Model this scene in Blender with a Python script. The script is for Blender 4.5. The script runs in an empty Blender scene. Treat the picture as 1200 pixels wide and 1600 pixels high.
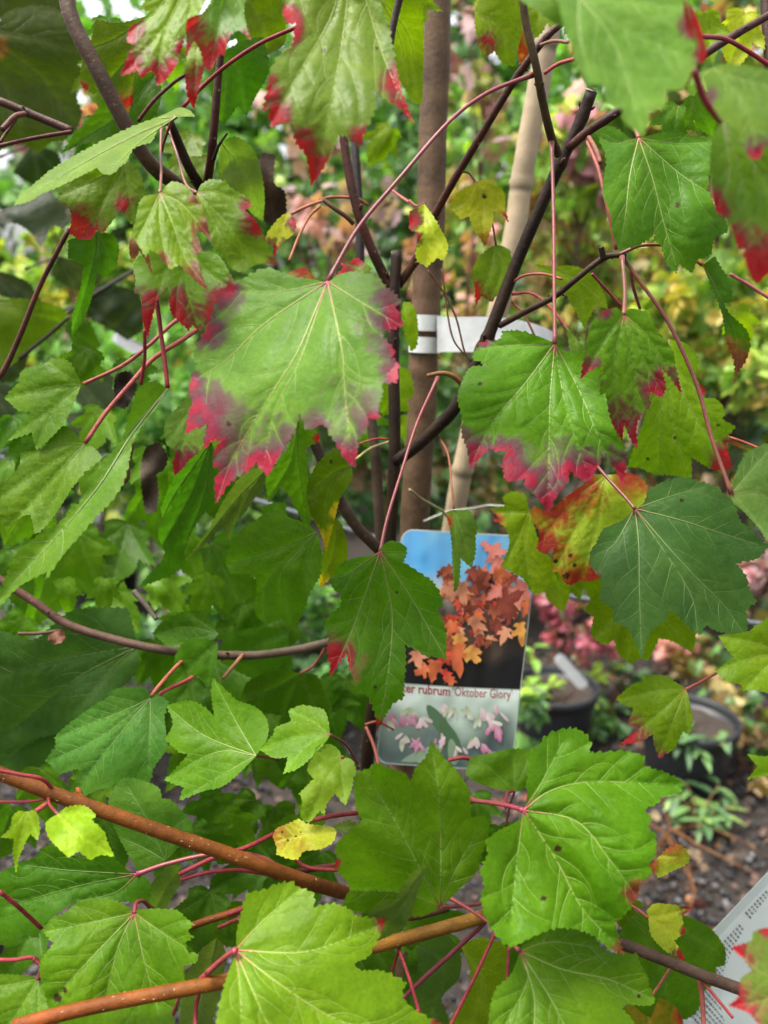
import bpy, bmesh, math, random
import numpy as np
from mathutils import Vector, noise
from mathutils.geometry import delaunay_2d_cdt

random.seed(7)
rng = np.random.default_rng(7)
sc = bpy.context.scene
C = sc.collection

# ------------------------------------------------------------------ camera, light, exposure
F = 1230.0                       # focal length in photo pixels (1200 x 1600)
PITCH = math.radians(15)
CAM = np.array([0.0, 0.0, 1.55])
FW = np.array([0.0, math.cos(PITCH), -math.sin(PITCH)])
UP = np.array([0.0, math.sin(PITCH), math.cos(PITCH)])
RT = np.array([1.0, 0.0, 0.0])

cam = bpy.data.cameras.new('camera')
camo = bpy.data.objects.new('camera', cam)
C.objects.link(camo)
camo.location = CAM
camo.rotation_euler = (math.pi / 2 - PITCH, 0, 0)
cam.sensor_fit = 'VERTICAL'
cam.sensor_height = 36
cam.sensor_width = 27
cam.lens = F / 1600 * 36
cam.clip_start = 0.02
cam.clip_end = 300
cam.dof.use_dof = True
cam.dof.focus_distance = 0.59
cam.dof.aperture_fstop = 4.9
sc.camera = camo

SUN_EL, SUN_AZ = math.radians(70), math.radians(262)     # azimuth clockwise from +Y: high on the left
wd = bpy.data.worlds.new('World')
sc.world = wd
wd.use_nodes = True
nt = wd.node_tree
bg = nt.nodes['Background']
sky = nt.nodes.new('ShaderNodeTexSky')
sky.sky_type = 'NISHITA'
sky.sun_disc = False
sky.sun_elevation = SUN_EL
sky.sun_rotation = SUN_AZ
sky.air_density = 1.0
sky.dust_density = 7.0
sky.ozone_density = 0.6
hs = nt.nodes.new('ShaderNodeHueSaturation')       # overcast: the cloud layer greys the sky
hs.inputs['Saturation'].default_value = 0.22
nt.links.new(sky.outputs['Color'], hs.inputs['Color'])
nt.links.new(hs.outputs['Color'], bg.inputs['Color'])
bg.inputs['Strength'].default_value = 0.15
sl = bpy.data.lights.new('sun', 'SUN')
sl.energy = 2.0
sl.angle = math.radians(22)
sl.color = (1.0, 0.95, 0.86)
so = bpy.data.objects.new('sun', sl)
C.objects.link(so)
sd = Vector((math.sin(SUN_AZ) * math.cos(SUN_EL), math.cos(SUN_AZ) * math.cos(SUN_EL), math.sin(SUN_EL)))
so.rotation_euler = sd.to_track_quat('Z', 'Y').to_euler()
so.location = (0, 0, 8)
sc.view_settings.view_transform = 'Standard'
sc.view_settings.look = 'None'
sc.view_settings.gamma = 1
sc.view_settings.exposure = 1.75
sc.render.engine = 'CYCLES'
sc.cycles.use_denoising = True
sc.cycles.max_bounces = 8
sc.cycles.transparent_max_bounces = 8


# ------------------------------------------------------------------ helpers
def W(px, py, d):
    """photo pixel + depth along the optical axis -> world point"""
    return CAM + d * (FW + (px - 600) / F * RT - (py - 800) / F * UP)


def Wn(P, D):
    P = np.asarray(P, float)
    D = np.asarray(D, float)
    return CAM + D[:, None] * (FW + ((P[:, 0] - 600) / F)[:, None] * RT - ((P[:, 1] - 800) / F)[:, None] * UP)


def ground_pt(px, py, z=0.0):
    r = FW + (px - 600) / F * RT - (py - 800) / F * UP
    return CAM + r * ((z - CAM[2]) / r[2])


def mesh_obj(name, verts, faces, mat, parent=None, origin=(0, 0, 0), smooth=True, mats=None, midx=None):
    me = bpy.data.meshes.new(name)
    v = np.asarray(verts, float) - np.asarray(origin, float)
    me.from_pydata(v.tolist(), [], faces)
    if mats:
        for m in mats:
            me.materials.append(m)
        if midx is not None:
            me.polygons.foreach_set('material_index', np.asarray(midx, np.int32))
    elif mat:
        me.materials.append(mat)
    if smooth:
        me.polygons.foreach_set('use_smooth', np.ones(len(me.polygons), bool))
    me.update()
    o = bpy.data.objects.new(name, me)
    C.objects.link(o)
    if parent is not None:
        o.parent = parent
    return o


def set_col(o, cols, name='Col'):
    a = o.data.color_attributes.new(name, 'FLOAT_COLOR', 'POINT')
    c = np.ones((len(cols), 4), np.float32)
    c[:, :3] = cols
    a.data.foreach_set('color', c.ravel())


def thing(name, label, cat, loc=(0, 0, 0), group=None):
    o = bpy.data.objects.new(name, None)
    o.empty_display_size = 0.05
    C.objects.link(o)
    o.location = loc
    o['label'] = label
    o['category'] = cat
    if group:
        o['group'] = group
    return o


def tag(o, label, cat, group=None):
    o['label'] = label
    o['category'] = cat
    if group:
        o['group'] = group
    return o


def catmull(P, n=6, corner=None):
    """open path through P (rows of any width)"""
    P = np.asarray(P, float)
    if len(P) < 3:
        t = np.linspace(0, 1, n + 1)[:, None]
        return P[0] * (1 - t) + P[-1] * t
    Q = np.vstack([2 * P[0] - P[1], P, 2 * P[-1] - P[-2]])
    out = []
    for i in range(1, len(Q) - 2):
        p0, p1, p2, p3 = Q[i - 1], Q[i], Q[i + 1], Q[i + 2]
        for k in range(n):
            t = k / n
            out.append(0.5 * ((2 * p1) + (-p0 + p2) * t + (2 * p0 - 5 * p1 + 4 * p2 - p3) * t * t + (-p0 + 3 * p1 - 3 * p2 + p3) * t ** 3))
    out.append(P[-1])
    return np.array(out)


def tube_geo(P, R, n=8, cap=True, off=0):
    """P world points Nx3, R radii N -> verts, faces"""
    P = np.asarray(P, float)
    N = len(P)
    T = np.gradient(P, axis=0)
    T /= np.linalg.norm(T, axis=1)[:, None] + 1e-12
    u = np.cross(T[0], [0.31, 0.2, 0.93])
    if np.linalg.norm(u) < 1e-3:
        u = np.cross(T[0], [1, 0, 0])
    V = []
    ang = np.linspace(0, 2 * math.pi, n, endpoint=False)
    for i in range(N):
        u = u - T[i] * np.dot(u, T[i])
        u /= np.linalg.norm(u) + 1e-12
        w = np.cross(T[i], u)
        V.append(P[i] + R[i] * (np.cos(ang)[:, None] * u + np.sin(ang)[:, None] * w))
    V = np.vstack(V)
    Fc = []
    for i in range(N - 1):
        for k in range(n):
            a, b = i * n + k, i * n + (k + 1) % n
            Fc.append((off + a, off + b, off + b + n, off + a + n))
    if cap:
        Fc.append(tuple(off + k for k in range(n))[::-1])
        Fc.append(tuple(off + (N - 1) * n + k for k in range(n)))
    return V, Fc


class Geo:
    """collects pieces that belong to one mesh"""
    def __init__(self):
        self.v, self.f, self.c, self.n = [], [], [], 0

    def add(self, V, Fc, col=None):
        V = np.asarray(V, float)
        self.v.append(V)
        self.f += [tuple(i + self.n for i in f) for f in Fc]
        if col is not None:
            col = np.asarray(col, float)
            self.c.append(np.broadcast_to(col, (len(V), 3)) if col.ndim == 1 else col)
        self.n += len(V)

    def build(self, name, mat, parent=None, origin=(0, 0, 0), smooth=True):
        o = mesh_obj(name, np.vstack(self.v), self.f, mat, parent, origin, smooth)
        if self.c:
            set_col(o, np.vstack(self.c))
        return o


def box_geo(cx, cy, cz, sx, sy, sz):
    V = np.array([(x, y, z) for x in (-.5, .5) for y in (-.5, .5) for z in (-.5, .5)]) * (sx, sy, sz) + (cx, cy, cz)
    return V, [(0, 1, 3, 2), (4, 6, 7, 5), (0, 4, 5, 1), (2, 3, 7, 6), (0, 2, 6, 4), (1, 5, 7, 3)]


# ------------------------------------------------------------------ materials
def mat_new(name):
    m = bpy.data.materials.new(name)
    m.use_nodes = True
    t = m.node_tree
    return m, t, t.nodes['Principled BSDF'], t.nodes['Material Output']


def ramp(t, fac, stops):
    r = t.nodes.new('ShaderNodeValToRGB')
    e = r.color_ramp.elements
    while len(e) < len(stops):
        e.new(0.5)
    for el, (p, c) in zip(e, stops):
        el.position = p
        el.color = (*c, 1)
    t.links.new(fac, r.inputs['Fac'])
    return r.outputs['Color']


def noise_tex(t, scale, detail=4, rough=0.6, vec=None):
    n = t.nodes.new('ShaderNodeTexNoise')
    n.inputs['Scale'].default_value = scale
    n.inputs['Detail'].default_value = detail
    n.inputs['Roughness'].default_value = rough
    if vec is not None:
        t.links.new(vec, n.inputs['Vector'])
    return n.outputs['Fac']


def mul_col(t, a, b, fac=1.0):
    m = t.nodes.new('ShaderNodeMix')
    m.data_type = 'RGBA'
    m.blend_type = 'MULTIPLY'
    m.inputs[0].default_value = fac
    t.links.new(a, m.inputs[6])
    t.links.new(b, m.inputs[7])
    return m.outputs[2]


def bump(t, h, strength, dist):
    b = t.nodes.new('ShaderNodeBump')
    b.inputs['Strength'].default_value = strength
    b.inputs['Distance'].default_value = dist
    t.links.new(h, b.inputs['Height'])
    return b.outputs['Normal']


def leaf_material(name, rough=0.38, trans=0.44, fine=True, spec=0.09):
    m, t, p, out = mat_new(name)
    at = t.nodes.new('ShaderNodeAttribute')
    at.attribute_name = 'Col'
    tc = t.nodes.new('ShaderNodeTexCoord')
    ob = tc.outputs['Object']
    col = at.outputs['Color']
    if fine:
        v1 = ramp(t, noise_tex(t, 38, 5, 0.65, ob), [(0.3, (0.74, 0.8, 0.78)), (0.7, (1.2, 1.16, 1.1))])
        v2 = ramp(t, noise_tex(t, 420, 2, 0.6, ob), [(0.25, (0.85, 0.86, 0.8)), (0.75, (1.13, 1.12, 1.15))])
        col = mul_col(t, mul_col(t, col, v1), v2)
        vo = t.nodes.new('ShaderNodeTexVoronoi')
        vo.feature = 'DISTANCE_TO_EDGE'
        vo.inputs['Scale'].default_value = 330
        t.links.new(ob, vo.inputs['Vector'])
        sm = t.nodes.new('ShaderNodeMath')
        sm.operation = 'MINIMUM'
        sm.inputs[1].default_value = 0.3
        t.links.new(vo.outputs['Distance'], sm.inputs[0])
        nn = bump(t, sm.outputs[0], 0.28, 0.0008)
        b2 = t.nodes.new('ShaderNodeBump')
        b2.inputs['Strength'].default_value = 0.38
        b2.inputs['Distance'].default_value = 0.005
        t.links.new(noise_tex(t, 60, 3, 0.5, ob), b2.inputs['Height'])
        t.links.new(nn, b2.inputs['Normal'])
        t.links.new(b2.outputs['Normal'], p.inputs['Normal'])
        rr = t.nodes.new('ShaderNodeMapRange')
        rr.inputs[3].default_value = rough - 0.12
        rr.inputs[4].default_value = rough + 0.16
        t.links.new(noise_tex(t, 55, 4, 0.6, ob), rr.inputs[0])
        t.links.new(rr.outputs[0], p.inputs['Roughness'])
    else:
        p.inputs['Roughness'].default_value = rough
    t.links.new(col, p.inputs['Base Color'])
    p.inputs['Specular IOR Level'].default_value = spec
    tr = t.nodes.new('ShaderNodeBsdfTranslucent')
    k = t.nodes.new('ShaderNodeMix')
    k.data_type = 'RGBA'
    k.blend_type = 'MULTIPLY'
    k.inputs[0].default_value = 1
    k.inputs[7].default_value = (1.45, 1.7, 0.55, 1)
    t.links.new(col, k.inputs[6])
    t.links.new(k.outputs[2], tr.inputs['Color'])
    mx = t.nodes.new('ShaderNodeMixShader')
    mx.inputs[0].default_value = trans
    t.links.new(p.outputs[0], mx.inputs[1])
    t.links.new(tr.outputs[0], mx.inputs[2])
    t.links.new(mx.outputs[0], out.inputs['Surface'])
    return m


def col_material(name, rough=0.5, nscale=None, lo=0.7, hi=1.25, bumpd=0.0, bscale=200, spec=0.4):
    """colour from the Col attribute, broken up by noise"""
    m, t, p, out = mat_new(name)
    at = t.nodes.new('ShaderNodeAttribute')
    at.attribute_name = 'Col'
    tc = t.nodes.new('ShaderNodeTexCoord')
    col = at.outputs['Color']
    if nscale:
        col = mul_col(t, col, ramp(t, noise_tex(t, nscale, 5, 0.7, tc.outputs['Object']), [(0.3, (lo, lo, lo)), (0.7, (hi, hi, hi))]))
    t.links.new(col, p.inputs['Base Color'])
    p.inputs['Roughness'].default_value = rough
    p.inputs['Specular IOR Level'].default_value = spec
    if bumpd:
        t.links.new(bump(t, noise_tex(t, bscale, 6, 0.7, tc.outputs['Object']), 0.8, bumpd), p.inputs['Normal'])
    return m


def plain(name, col, rough=0.5, spec=0.4, nscale=None, lo=0.75, hi=1.2, bumpd=0, bscale=120):
    m, t, p, out = mat_new(name)
    tc = t.nodes.new('ShaderNodeTexCoord')
    if nscale:
        c = ramp(t, noise_tex(t, nscale, 5, 0.65, tc.outputs['Object']), [(0.3, tuple(x * lo for x in col)), (0.7, tuple(min(1, x * hi) for x in col))])
        t.links.new(c, p.inputs['Base Color'])
    else:
        p.inputs['Base Color'].default_value = (*col, 1)
    p.inputs['Roughness'].default_value = rough
    p.inputs['Specular IOR Level'].default_value = spec
    if bumpd:
        t.links.new(bump(t, noise_tex(t, bscale, 6, 0.7, tc.outputs['Object']), 0.8, bumpd), p.inputs['Normal'])
    return m


M_LEAF = leaf_material('leaf_blade')
M_FAR = leaf_material('far_foliage', 0.5, 0.3, False, 0.4)
M_VEIN = col_material('leaf_vein', 0.45)
M_PET = col_material('petiole_skin', 0.38, 300, 0.55, 0.95, spec=0.35)
M_BARK = col_material('bark', 0.5, 60, 0.42, 0.98, 0.0012, 260, spec=0.15)
M_CANE = col_material('bamboo_cane', 0.5, 30, 0.55, 0.9, 0.0006, 150)
M_WHITE = plain('white_plastic', (0.50, 0.51, 0.51), 0.45, nscale=70, lo=0.82, hi=1.06, bumpd=0.0006, bscale=60)
M_POT = plain('black_pot_plastic', (0.011, 0.012, 0.014), 0.5, nscale=12, lo=0.7, hi=1.6)
M_SOIL = plain('potting_soil', (0.024, 0.017, 0.012), 0.95, nscale=70, lo=0.4, hi=1.8, bumpd=0.01, bscale=90)
M_PIPE = plain('grey_pipe', (0.06, 0.067, 0.073), 0.6, 0.2, nscale=30)
M_DEAD = col_material('dead_leaf', 0.8, 60, 0.5, 1.4, 0.002, 90)
M_STONE = col_material('gravel_stone', 0.6, 120, 0.4, 1.0, 0.002, 300, spec=0.25)
# ------------------------------------------------------------------ leaf builder
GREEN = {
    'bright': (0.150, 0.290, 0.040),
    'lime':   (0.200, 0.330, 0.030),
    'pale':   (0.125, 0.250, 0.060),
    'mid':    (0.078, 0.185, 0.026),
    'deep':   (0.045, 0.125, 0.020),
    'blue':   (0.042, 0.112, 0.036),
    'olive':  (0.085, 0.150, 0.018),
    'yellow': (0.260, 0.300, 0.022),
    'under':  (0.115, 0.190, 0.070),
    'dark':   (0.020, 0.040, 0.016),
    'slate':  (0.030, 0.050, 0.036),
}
REDS = {
    'p': [(0.0, None), (0.16, (0.090, 0.105, 0.042)), (0.34, (0.092, 0.062, 0.052)), (0.62, (0.105, 0.032, 0.044)), (0.86, (0.170, 0.018, 0.042)), (1.0, (0.235, 0.012, 0.032))],
    'r': [(0.0, None), (0.22, (0.110, 0.100, 0.024)), (0.50, (0.150, 0.028, 0.026)), (1.0, (0.260, 0.009, 0.014))],
    'o': [(0.0, None), (0.30, (0.210, 0.150, 0.012)), (0.65, (0.250, 0.055, 0.016)), (1.0, (0.220, 0.020, 0.015))],
    'y': [(0.0, None), (0.50, (0.280, 0.230, 0.012)), (1.0, (0.330, 0.210, 0.012))],
    'b': [(0.0, None), (0.40, (0.150, 0.075, 0.022)), (1.0, (0.120, 0.030, 0.016))],
    'm': [(0.0, None), (0.30, (0.085, 0.060, 0.028)), (0.70, (0.110, 0.024, 0.034)), (1.0, (0.190, 0.012, 0.026))],
}


def smooth_outline(o, step=2.2, soft=118):
    o = np.array(o, float)
    n = len(o)
    corner = []
    for i in range(n):
        a, b = o[i - 1] - o[i], o[(i + 1) % n] - o[i]
        c = np.dot(a, b) / (np.linalg.norm(a) * np.linalg.norm(b) + 1e-9)
        corner.append(math.degrees(math.acos(max(-1, min(1, c)))) < soft)
    if not any(corner):
        corner[0] = True
    k0 = corner.index(True)
    idx = [(k0 + i) % n for i in range(n)] + [k0]
    runs, cur = [], [idx[0]]
    for j in idx[1:]:
        cur.append(j)
        if corner[j]:
            runs.append(cur)
            cur = [j]
    pts = []
    for r in runs:
        c = catmull(o[r], 5)
        pts.append(c[:-1])
    p = np.vstack(pts)
    # resample
    q = np.vstack([p, p[:1]])
    seg = np.linalg.norm(np.diff(q, axis=0), axis=1)
    s = np.concatenate([[0], np.cumsum(seg)])
    m = max(24, int(s[-1] / step))
    t = np.linspace(0, s[-1], m, endpoint=False)
    return np.stack([np.interp(t, s, q[:, 0]), np.interp(t, s, q[:, 1])], 1), s[-1]


def serrate(p, base, size, amp):
    """saw teeth that lean away from the leaf base"""
    n = len(p)
    tan = np.roll(p, -1, 0) - np.roll(p, 1, 0)
    tan /= np.linalg.norm(tan, axis=1)[:, None] + 1e-9
    area = 0.5 * np.sum(p[:, 0] * np.roll(p[:, 1], -1) - np.roll(p[:, 0], -1) * p[:, 1])
    nor = np.stack([tan[:, 1], -tan[:, 0]], 1) * (1 if area > 0 else -1)
    db = np.linalg.norm(p - base, axis=1)
    out = p.copy()
    i = 0
    while i < n:
        L_ = int(max(3, random.uniform(0.6, 1.5) * max(8.0, 0.036 * size) / 2.2))
        a = amp * random.uniform(0.35, 1.25) * max(2.3, 0.0135 * size)
        rising = db[min(i + L_, n - 1)] > db[i]
        for k in range(L_):
            j = i + k
            if j >= n:
                break
            u = k / L_
            h = (u / 0.75 if u < 0.75 else (1 - u) / 0.25) if rising else ((1 - u) / 0.75 if u > 0.25 else u / 0.25)
            f = min(1.0, max(0.0, (db[j] - 0.06 * size) / (0.1 * size)))
            out[j] += nor[j] * (h - 0.35) * a * f
        i += L_
    return out


def seg_dist(P, paths):
    """distance of points to a list of polylines"""
    A = np.vstack([np.asarray(q, float)[:-1] for q in paths])
    B = np.vstack([np.asarray(q, float)[1:] for q in paths])
    AB = B - A
    l2 = (AB ** 2).sum(1) + 1e-9
    out = np.empty(len(P))
    for i in range(0, len(P), 1500):
        p = P[i:i + 1500]
        dx, dy = p[:, 0, None] - A[None, :, 0], p[:, 1, None] - A[None, :, 1]
        t = np.clip((dx * AB[:, 0] + dy * AB[:, 1]) / l2, 0, 1)
        dx -= t * AB[:, 0]
        dy -= t * AB[:, 1]
        out[i:i + 1500] = np.sqrt((dx * dx + dy * dy).min(1))
    return out


def inside(P, poly):
    poly = np.asarray(poly, float)
    x1, y1 = poly[:, 0], poly[:, 1]
    x2, y2 = np.roll(x1, 1), np.roll(y1, 1)
    sl_ = (x2 - x1) / np.where(y2 == y1, 1e-12, y2 - y1)
    out = np.zeros(len(P), bool)
    for i in range(0, len(P), 1500):
        px, py = P[i:i + 1500, 0, None], P[i:i + 1500, 1, None]
        c = ((y1 > py) != (y2 > py)) & (px < x1 + (py - y1) * sl_)
        out[i:i + 1500] = c.sum(1) % 2 == 1
    return out


def pal_mix(base, m, pal):
    st = REDS[pal]
    out = np.array(base, float)
    g = np.array(base, float)
    for (p0, c0), (p1, c1) in zip(st[:-1], st[1:]):
        a = g if c0 is None else np.broadcast_to(np.array(c0), g.shape)
        b = np.broadcast_to(np.array(c1), g.shape)
        w = np.clip((m - p0) / (p1 - p0), 0, 1)[:, None]
        sel = (m >= p0)
        out[sel] = (a * (1 - w) + b * w)[sel]
    return out


LEAF_N = 0


def L(o, v, d, b=None, g=(0.0, -0.3), c='mid', red=(), pal='p', pet=None, pd=None, curl=0.25, fold=0.12, puff=1.0,
      vc=None, spots=(), amp=1.0, parent=None, label=None, grid=None, petc=None, petw=5.0, sec=True, name='leaf', warp=1.0, mat=None):
    """one leaf: outline o, main vein paths v (photo pixels), depth d at the base, slope g of the blade"""
    global LEAF_N
    LEAF_N += 1
    rs = np.random.default_rng(100 + LEAF_N)
    random.seed(100 + LEAF_N)
    b = np.array(o[0] if b is None else b, float)
    oo = np.array(o, float)
    size = max(np.ptp(oo[:, 0]), np.ptp(oo[:, 1]))
    poly, per = smooth_outline(o)
    poly = serrate(poly, b, size, amp)
    grid = grid or (max(3.2, size / 92) if len(red) else max(4.5, size / 55))
    # veins
    mains = [catmull(np.array([b] + [tuple(q) for q in path], float), 6) for path in v]
    secs = []
    if sec and size > 55:
        for q in mains:
            sl_ = np.concatenate([[0], np.cumsum(np.linalg.norm(np.diff(q, axis=0), axis=1))])
            tot = sl_[-1]
            step = max(15.0, 0.105 * size)
            s0 = step * rs.uniform(0.9, 1.4)
            side = 1 if rs.random() < 0.5 else -1
            while s0 < tot * 0.93:
                p0 = np.array([np.interp(s0, sl_, q[:, 0]), np.interp(s0, sl_, q[:, 1])])
                p1 = np.array([np.interp(s0 + 3, sl_, q[:, 0]), np.interp(s0 + 3, sl_, q[:, 1])])
                t = p1 - p0
                t /= np.linalg.norm(t) + 1e-9
                for sgn in (side,):
                    a = math.radians(rs.uniform(32, 56)) * sgn
                    cur, dirv, path = p0.copy(), np.array([t[0] * math.cos(a) - t[1] * math.sin(a), t[0] * math.sin(a) + t[1] * math.cos(a)]), [p0.copy()]
                    turn = -sgn * rs.uniform(-0.01, 0.06)
                    for _ in range(int(rs.uniform(.14, .36) * size / 5)):
                        turn += rs.normal(0, 0.02)
                        dirv = np.array([dirv[0] * math.cos(turn) - dirv[1] * math.sin(turn), dirv[0] * math.sin(turn) + dirv[1] * math.cos(turn)])
                        cur = cur + dirv * 5
                        if not inside(cur[None], poly)[0]:
                            break
                        dm = min(seg_dist(cur[None], [m])[0] for m in mains if m is not q) if len(mains) > 1 else 1e9
                        if dm < 0.035 * size:
                            break
                        path.append(cur.copy())
                    if len(path) > 3:
                        secs.append(np.array(path))
                side = -side
                s0 += step * rs.uniform(0.42, 0.68)
    allv = mains + secs
    warps = [(rs.uniform(-1, 1, 2) * 2 * math.pi / (size * rs.uniform(0.45, 0.9)), rs.uniform(0, 6.28), rs.uniform(0.3, 1)) for _ in range(4)]
    msize = size * d / F
    axis = (mains[0][-1] - b)
    axis /= np.linalg.norm(axis) + 1e-9

    def depth(P):
        x, y = (P[:, 0] - b[0]) / F * d, (P[:, 1] - b[1]) / F * d
        r2 = x * x + y * y
        D = d + g[0] * x + g[1] * y + curl * r2 / max(msize, 0.02)
        perp = np.abs((P[:, 0] - b[0]) * axis[1] - (P[:, 1] - b[1]) * axis[0]) / F * d
        D = D - fold * perp
        for k, ph, am in warps:
            D = D + warp * 0.026 * msize * am * np.sin(P @ k + ph)
        dm = seg_dist(P, mains)
        h = 0.026 * msize * (1 - np.exp(-dm / (0.075 * size)))
        if secs:
            ds = np.minimum(dm, seg_dist(P, secs))
            h = h + 0.008 * msize * (1 - np.exp(-ds / (0.022 * size)))
        return D - puff * h

    # triangulate
    gx = np.arange(poly[:, 0].min(), poly[:, 0].max(), grid)
    gy = np.arange(poly[:, 1].min(), poly[:, 1].max(), grid * 0.87)
    G = np.array([(x + (grid / 2 if k % 2 else 0), y) for k, y in enumerate(gy) for x in gx])
    vp = np.vstack([catmull(q, 2) if len(q) > 2 else q for q in allv])
    vp = vp[np.concatenate([[True], np.linalg.norm(np.diff(vp, axis=0), axis=1) > 1.5])]
    G = G[inside(G, poly)]
    if len(G):
        k = (seg_dist(G, allv) > grid * 0.55) & (seg_dist(G, [np.vstack([poly, poly[:1]])]) > grid * 0.5)
        G = G[k]
    vp = vp[inside(vp, poly)]
    if len(vp):
        vp = vp[seg_dist(vp, [np.vstack([poly, poly[:1]])]) > 1.2]
    sp = []
    for (sx, sy, sr) in spots:
        for a in range(8):
            sp.append((sx + sr * math.cos(a * .785) * rs.uniform(.6, 1.2), sy + sr * math.sin(a * .785) * rs.uniform(.6, 1.2)))
            sp.append((sx + 1.5 * sr * math.cos(a * .785), sy + 1.5 * sr * math.sin(a * .785)))
        sp.append((sx, sy))
    pts = np.vstack([x for x in (poly, G, vp, np.array(sp) if sp else None) if x is not None and len(x)])
    ids = list(range(len(poly)))
    res = delaunay_2d_cdt([Vector(p) for p in pts.tolist()], [], [ids], 1, 0.02)
    P = np.array([tuple(q) for q in res[0]])
    faces = [tuple(f) for f in res[2]]
    # colour
    c0 = np.array(GREEN[c] if isinstance(c, str) else c)
    if c0[1] > 1.3 * c0[0]:
        ratio = c0[0] / c0[1]
        c0 = c0 * (0.79, 0.75, 0.20 if c0[2] < 0.2 * c0[1] else 0.40)
        if ratio < 0.62:
            c0 = c0 * min(1.0, (0.135 / c0[1]) ** 0.5)
    c0 = c0 * rs.uniform(0.93, 1.07, 3) * rs.uniform(0.93, 1.07)
    col = np.tile(c0, (len(P), 1))
    nz = np.array([noise.noise(Vector((p[0] * 2.6 / size + LEAF_N, p[1] * 2.6 / size, LEAF_N * .37))) for p in P])
    nz2 = np.array([noise.noise(Vector((p[0] * 9 / size + LEAF_N, p[1] * 9 / size, 5.1))) for p in P])
    nz4 = np.array([noise.noise(Vector((p[0] * 48 / size, p[1] * 48 / size, LEAF_N * .3 + 9))) for p in P]) if len(red) else 0
    nz3 = np.array([noise.noise(Vector((p[0] * 24 / size, p[1] * 24 / size, LEAF_N * .9))) for p in P])
    yel = np.clip(nz * 0.9 + 0.1, 0, 1)[:, None]
    col = col * (1 - 0.3 * yel) + 0.3 * yel * np.array([c0[0] * 1.7, c0[1] * 1.15, c0[2] * 0.8])
    dv = seg_dist(P, mains)
    wv = np.exp(-dv / (0.018 * size))[:, None] * 0.35
    col = col * (1 - wv) + wv * np.minimum(c0 * 1.6 + 0.02, 0.6)
    if len(red):
        m = np.zeros(len(P))
        for r in red:
            s_ = r[3] if len(r) > 3 else 1.25
            q = np.linalg.norm(P - np.array(r[:2]), axis=1) / r[2]
            m = np.maximum(m, np.clip(s_ * (1.10 - q * 0.74 + 0.32 * nz2 + 0.24 * nz3 + 0.13 * nz4) * 0.86, 0, 1) * np.clip((2.0 - q) / .5, 0, 1))
        de = seg_dist(P, [np.vstack([poly, poly[:1]])])
        m = m * (0.78 + 0.46 * np.exp(-de / (0.055 * size))) 
        m = np.clip(m - 0.34 * np.exp(-(seg_dist(P, allv) / (0.011 * size))) * (m < 0.8), 0, 1)
        col = pal_mix(col, m, pal)
    for (sx, sy, sr) in spots:
        q = np.linalg.norm(P - np.array([sx, sy]), axis=1)
        col[q < sr * 1.05] = (0.035, 0.018, 0.010)
    par = parent if parent is not None else TREE
    org = np.array(par.location)
    lf = mesh_obj(name, Wn(P, depth(P)), faces, mat or M_LEAF, par, org)
    set_col(lf, col)
    if label:
        lf['label'] = label
    # veins as thin raised ribs
    vcol = np.array((0.60, 0.58, 0.42)) * np.array(vc if vc is not None else np.minimum(c0 * np.array([1.9, 1.45, 1.5]) + np.array([0.03, 0.03, 0.008]), 0.6))
    ge = Geo()
    for k, q in enumerate(allv):
        main = k < len(mains)
        keep = inside(q, poly)
        keep[:3] = True
        q = q[:max(2, int(np.argmin(keep)) if not keep.all() else len(q))]
        if len(q) < 3:
            continue
        w0 = (0.0042 if main and k < 3 else 0.0030) * msize if main else 0.00145 * msize
        w0 = max(w0, 0.00010)
        r = np.linspace(w0, w0 * 0.3, len(q))
        D = depth(q) - r * 0.7
        cc = np.tile(vcol if main else 0.55 * vcol + 0.45 * c0 * 1.2, (len(q), 1))
        if len(red):
            for rr in red:
                near = np.clip(1.25 - np.linalg.norm(q - np.array(rr[:2]), axis=1) / rr[2], 0, 1)[:, None]
                cc = cc * (1 - near * .8) + near * .8 * np.array([0.22, 0.06, 0.06])
        if main and petc is not None:
            f = np.clip(1 - np.linalg.norm(q - b, axis=1) / (0.12 * size), 0, 1)[:, None]
            cc = cc * (1 - f) + f * np.array(petc) * .7
        V_, F_ = tube_geo(Wn(q, D), r, 5, False)
        ge.add(V_, F_, np.repeat(cc, 5, 0))
    if ge.n:
        ge.build('veins', M_VEIN, lf, org)
    if pet:
        pp = np.array([b] + [tuple(q[:2]) for q in pet], float)
        de = pd if pd is not None else d + 0.04
        s_ = np.concatenate([[0], np.cumsum(np.linalg.norm(np.diff(pp, axis=0), axis=1))])
        dd = d + (de - d) * s_ / s_[-1]
        path = catmull(np.column_stack([pp, dd]), 7)
        r = np.full(len(path), petw * .88 / 2 * d / F)
        tt = np.linspace(0, 1, len(path))
        r *= 1 + 0.55 * np.exp(-tt / 0.05) * 0.6 + 0.7 * np.exp(-(1 - tt) / 0.04)
        V_, F_ = tube_geo(Wn(path[:, :2], path[:, 2]), r, 8)
        pc = np.array(petc if petc is not None else (0.33, 0.036, 0.046)) * 0.56
        gm = (np.array([noise.noise(Vector((t_ * 5, LEAF_N * .7, 0))) for t_ in tt]) * .5 + .25 + .45 * np.exp(-(1 - tt) / .08))[:, None].clip(0, 1)
        cc = pc[None] * (1 - .55 * gm) + .55 * gm * np.array([0.13, 0.075, 0.022])
        pg = Geo()
        pg.add(V_, F_, np.repeat(cc, 8, 0))
        pg.build('petiole', M_PET, lf, org)
    return lf


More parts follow.
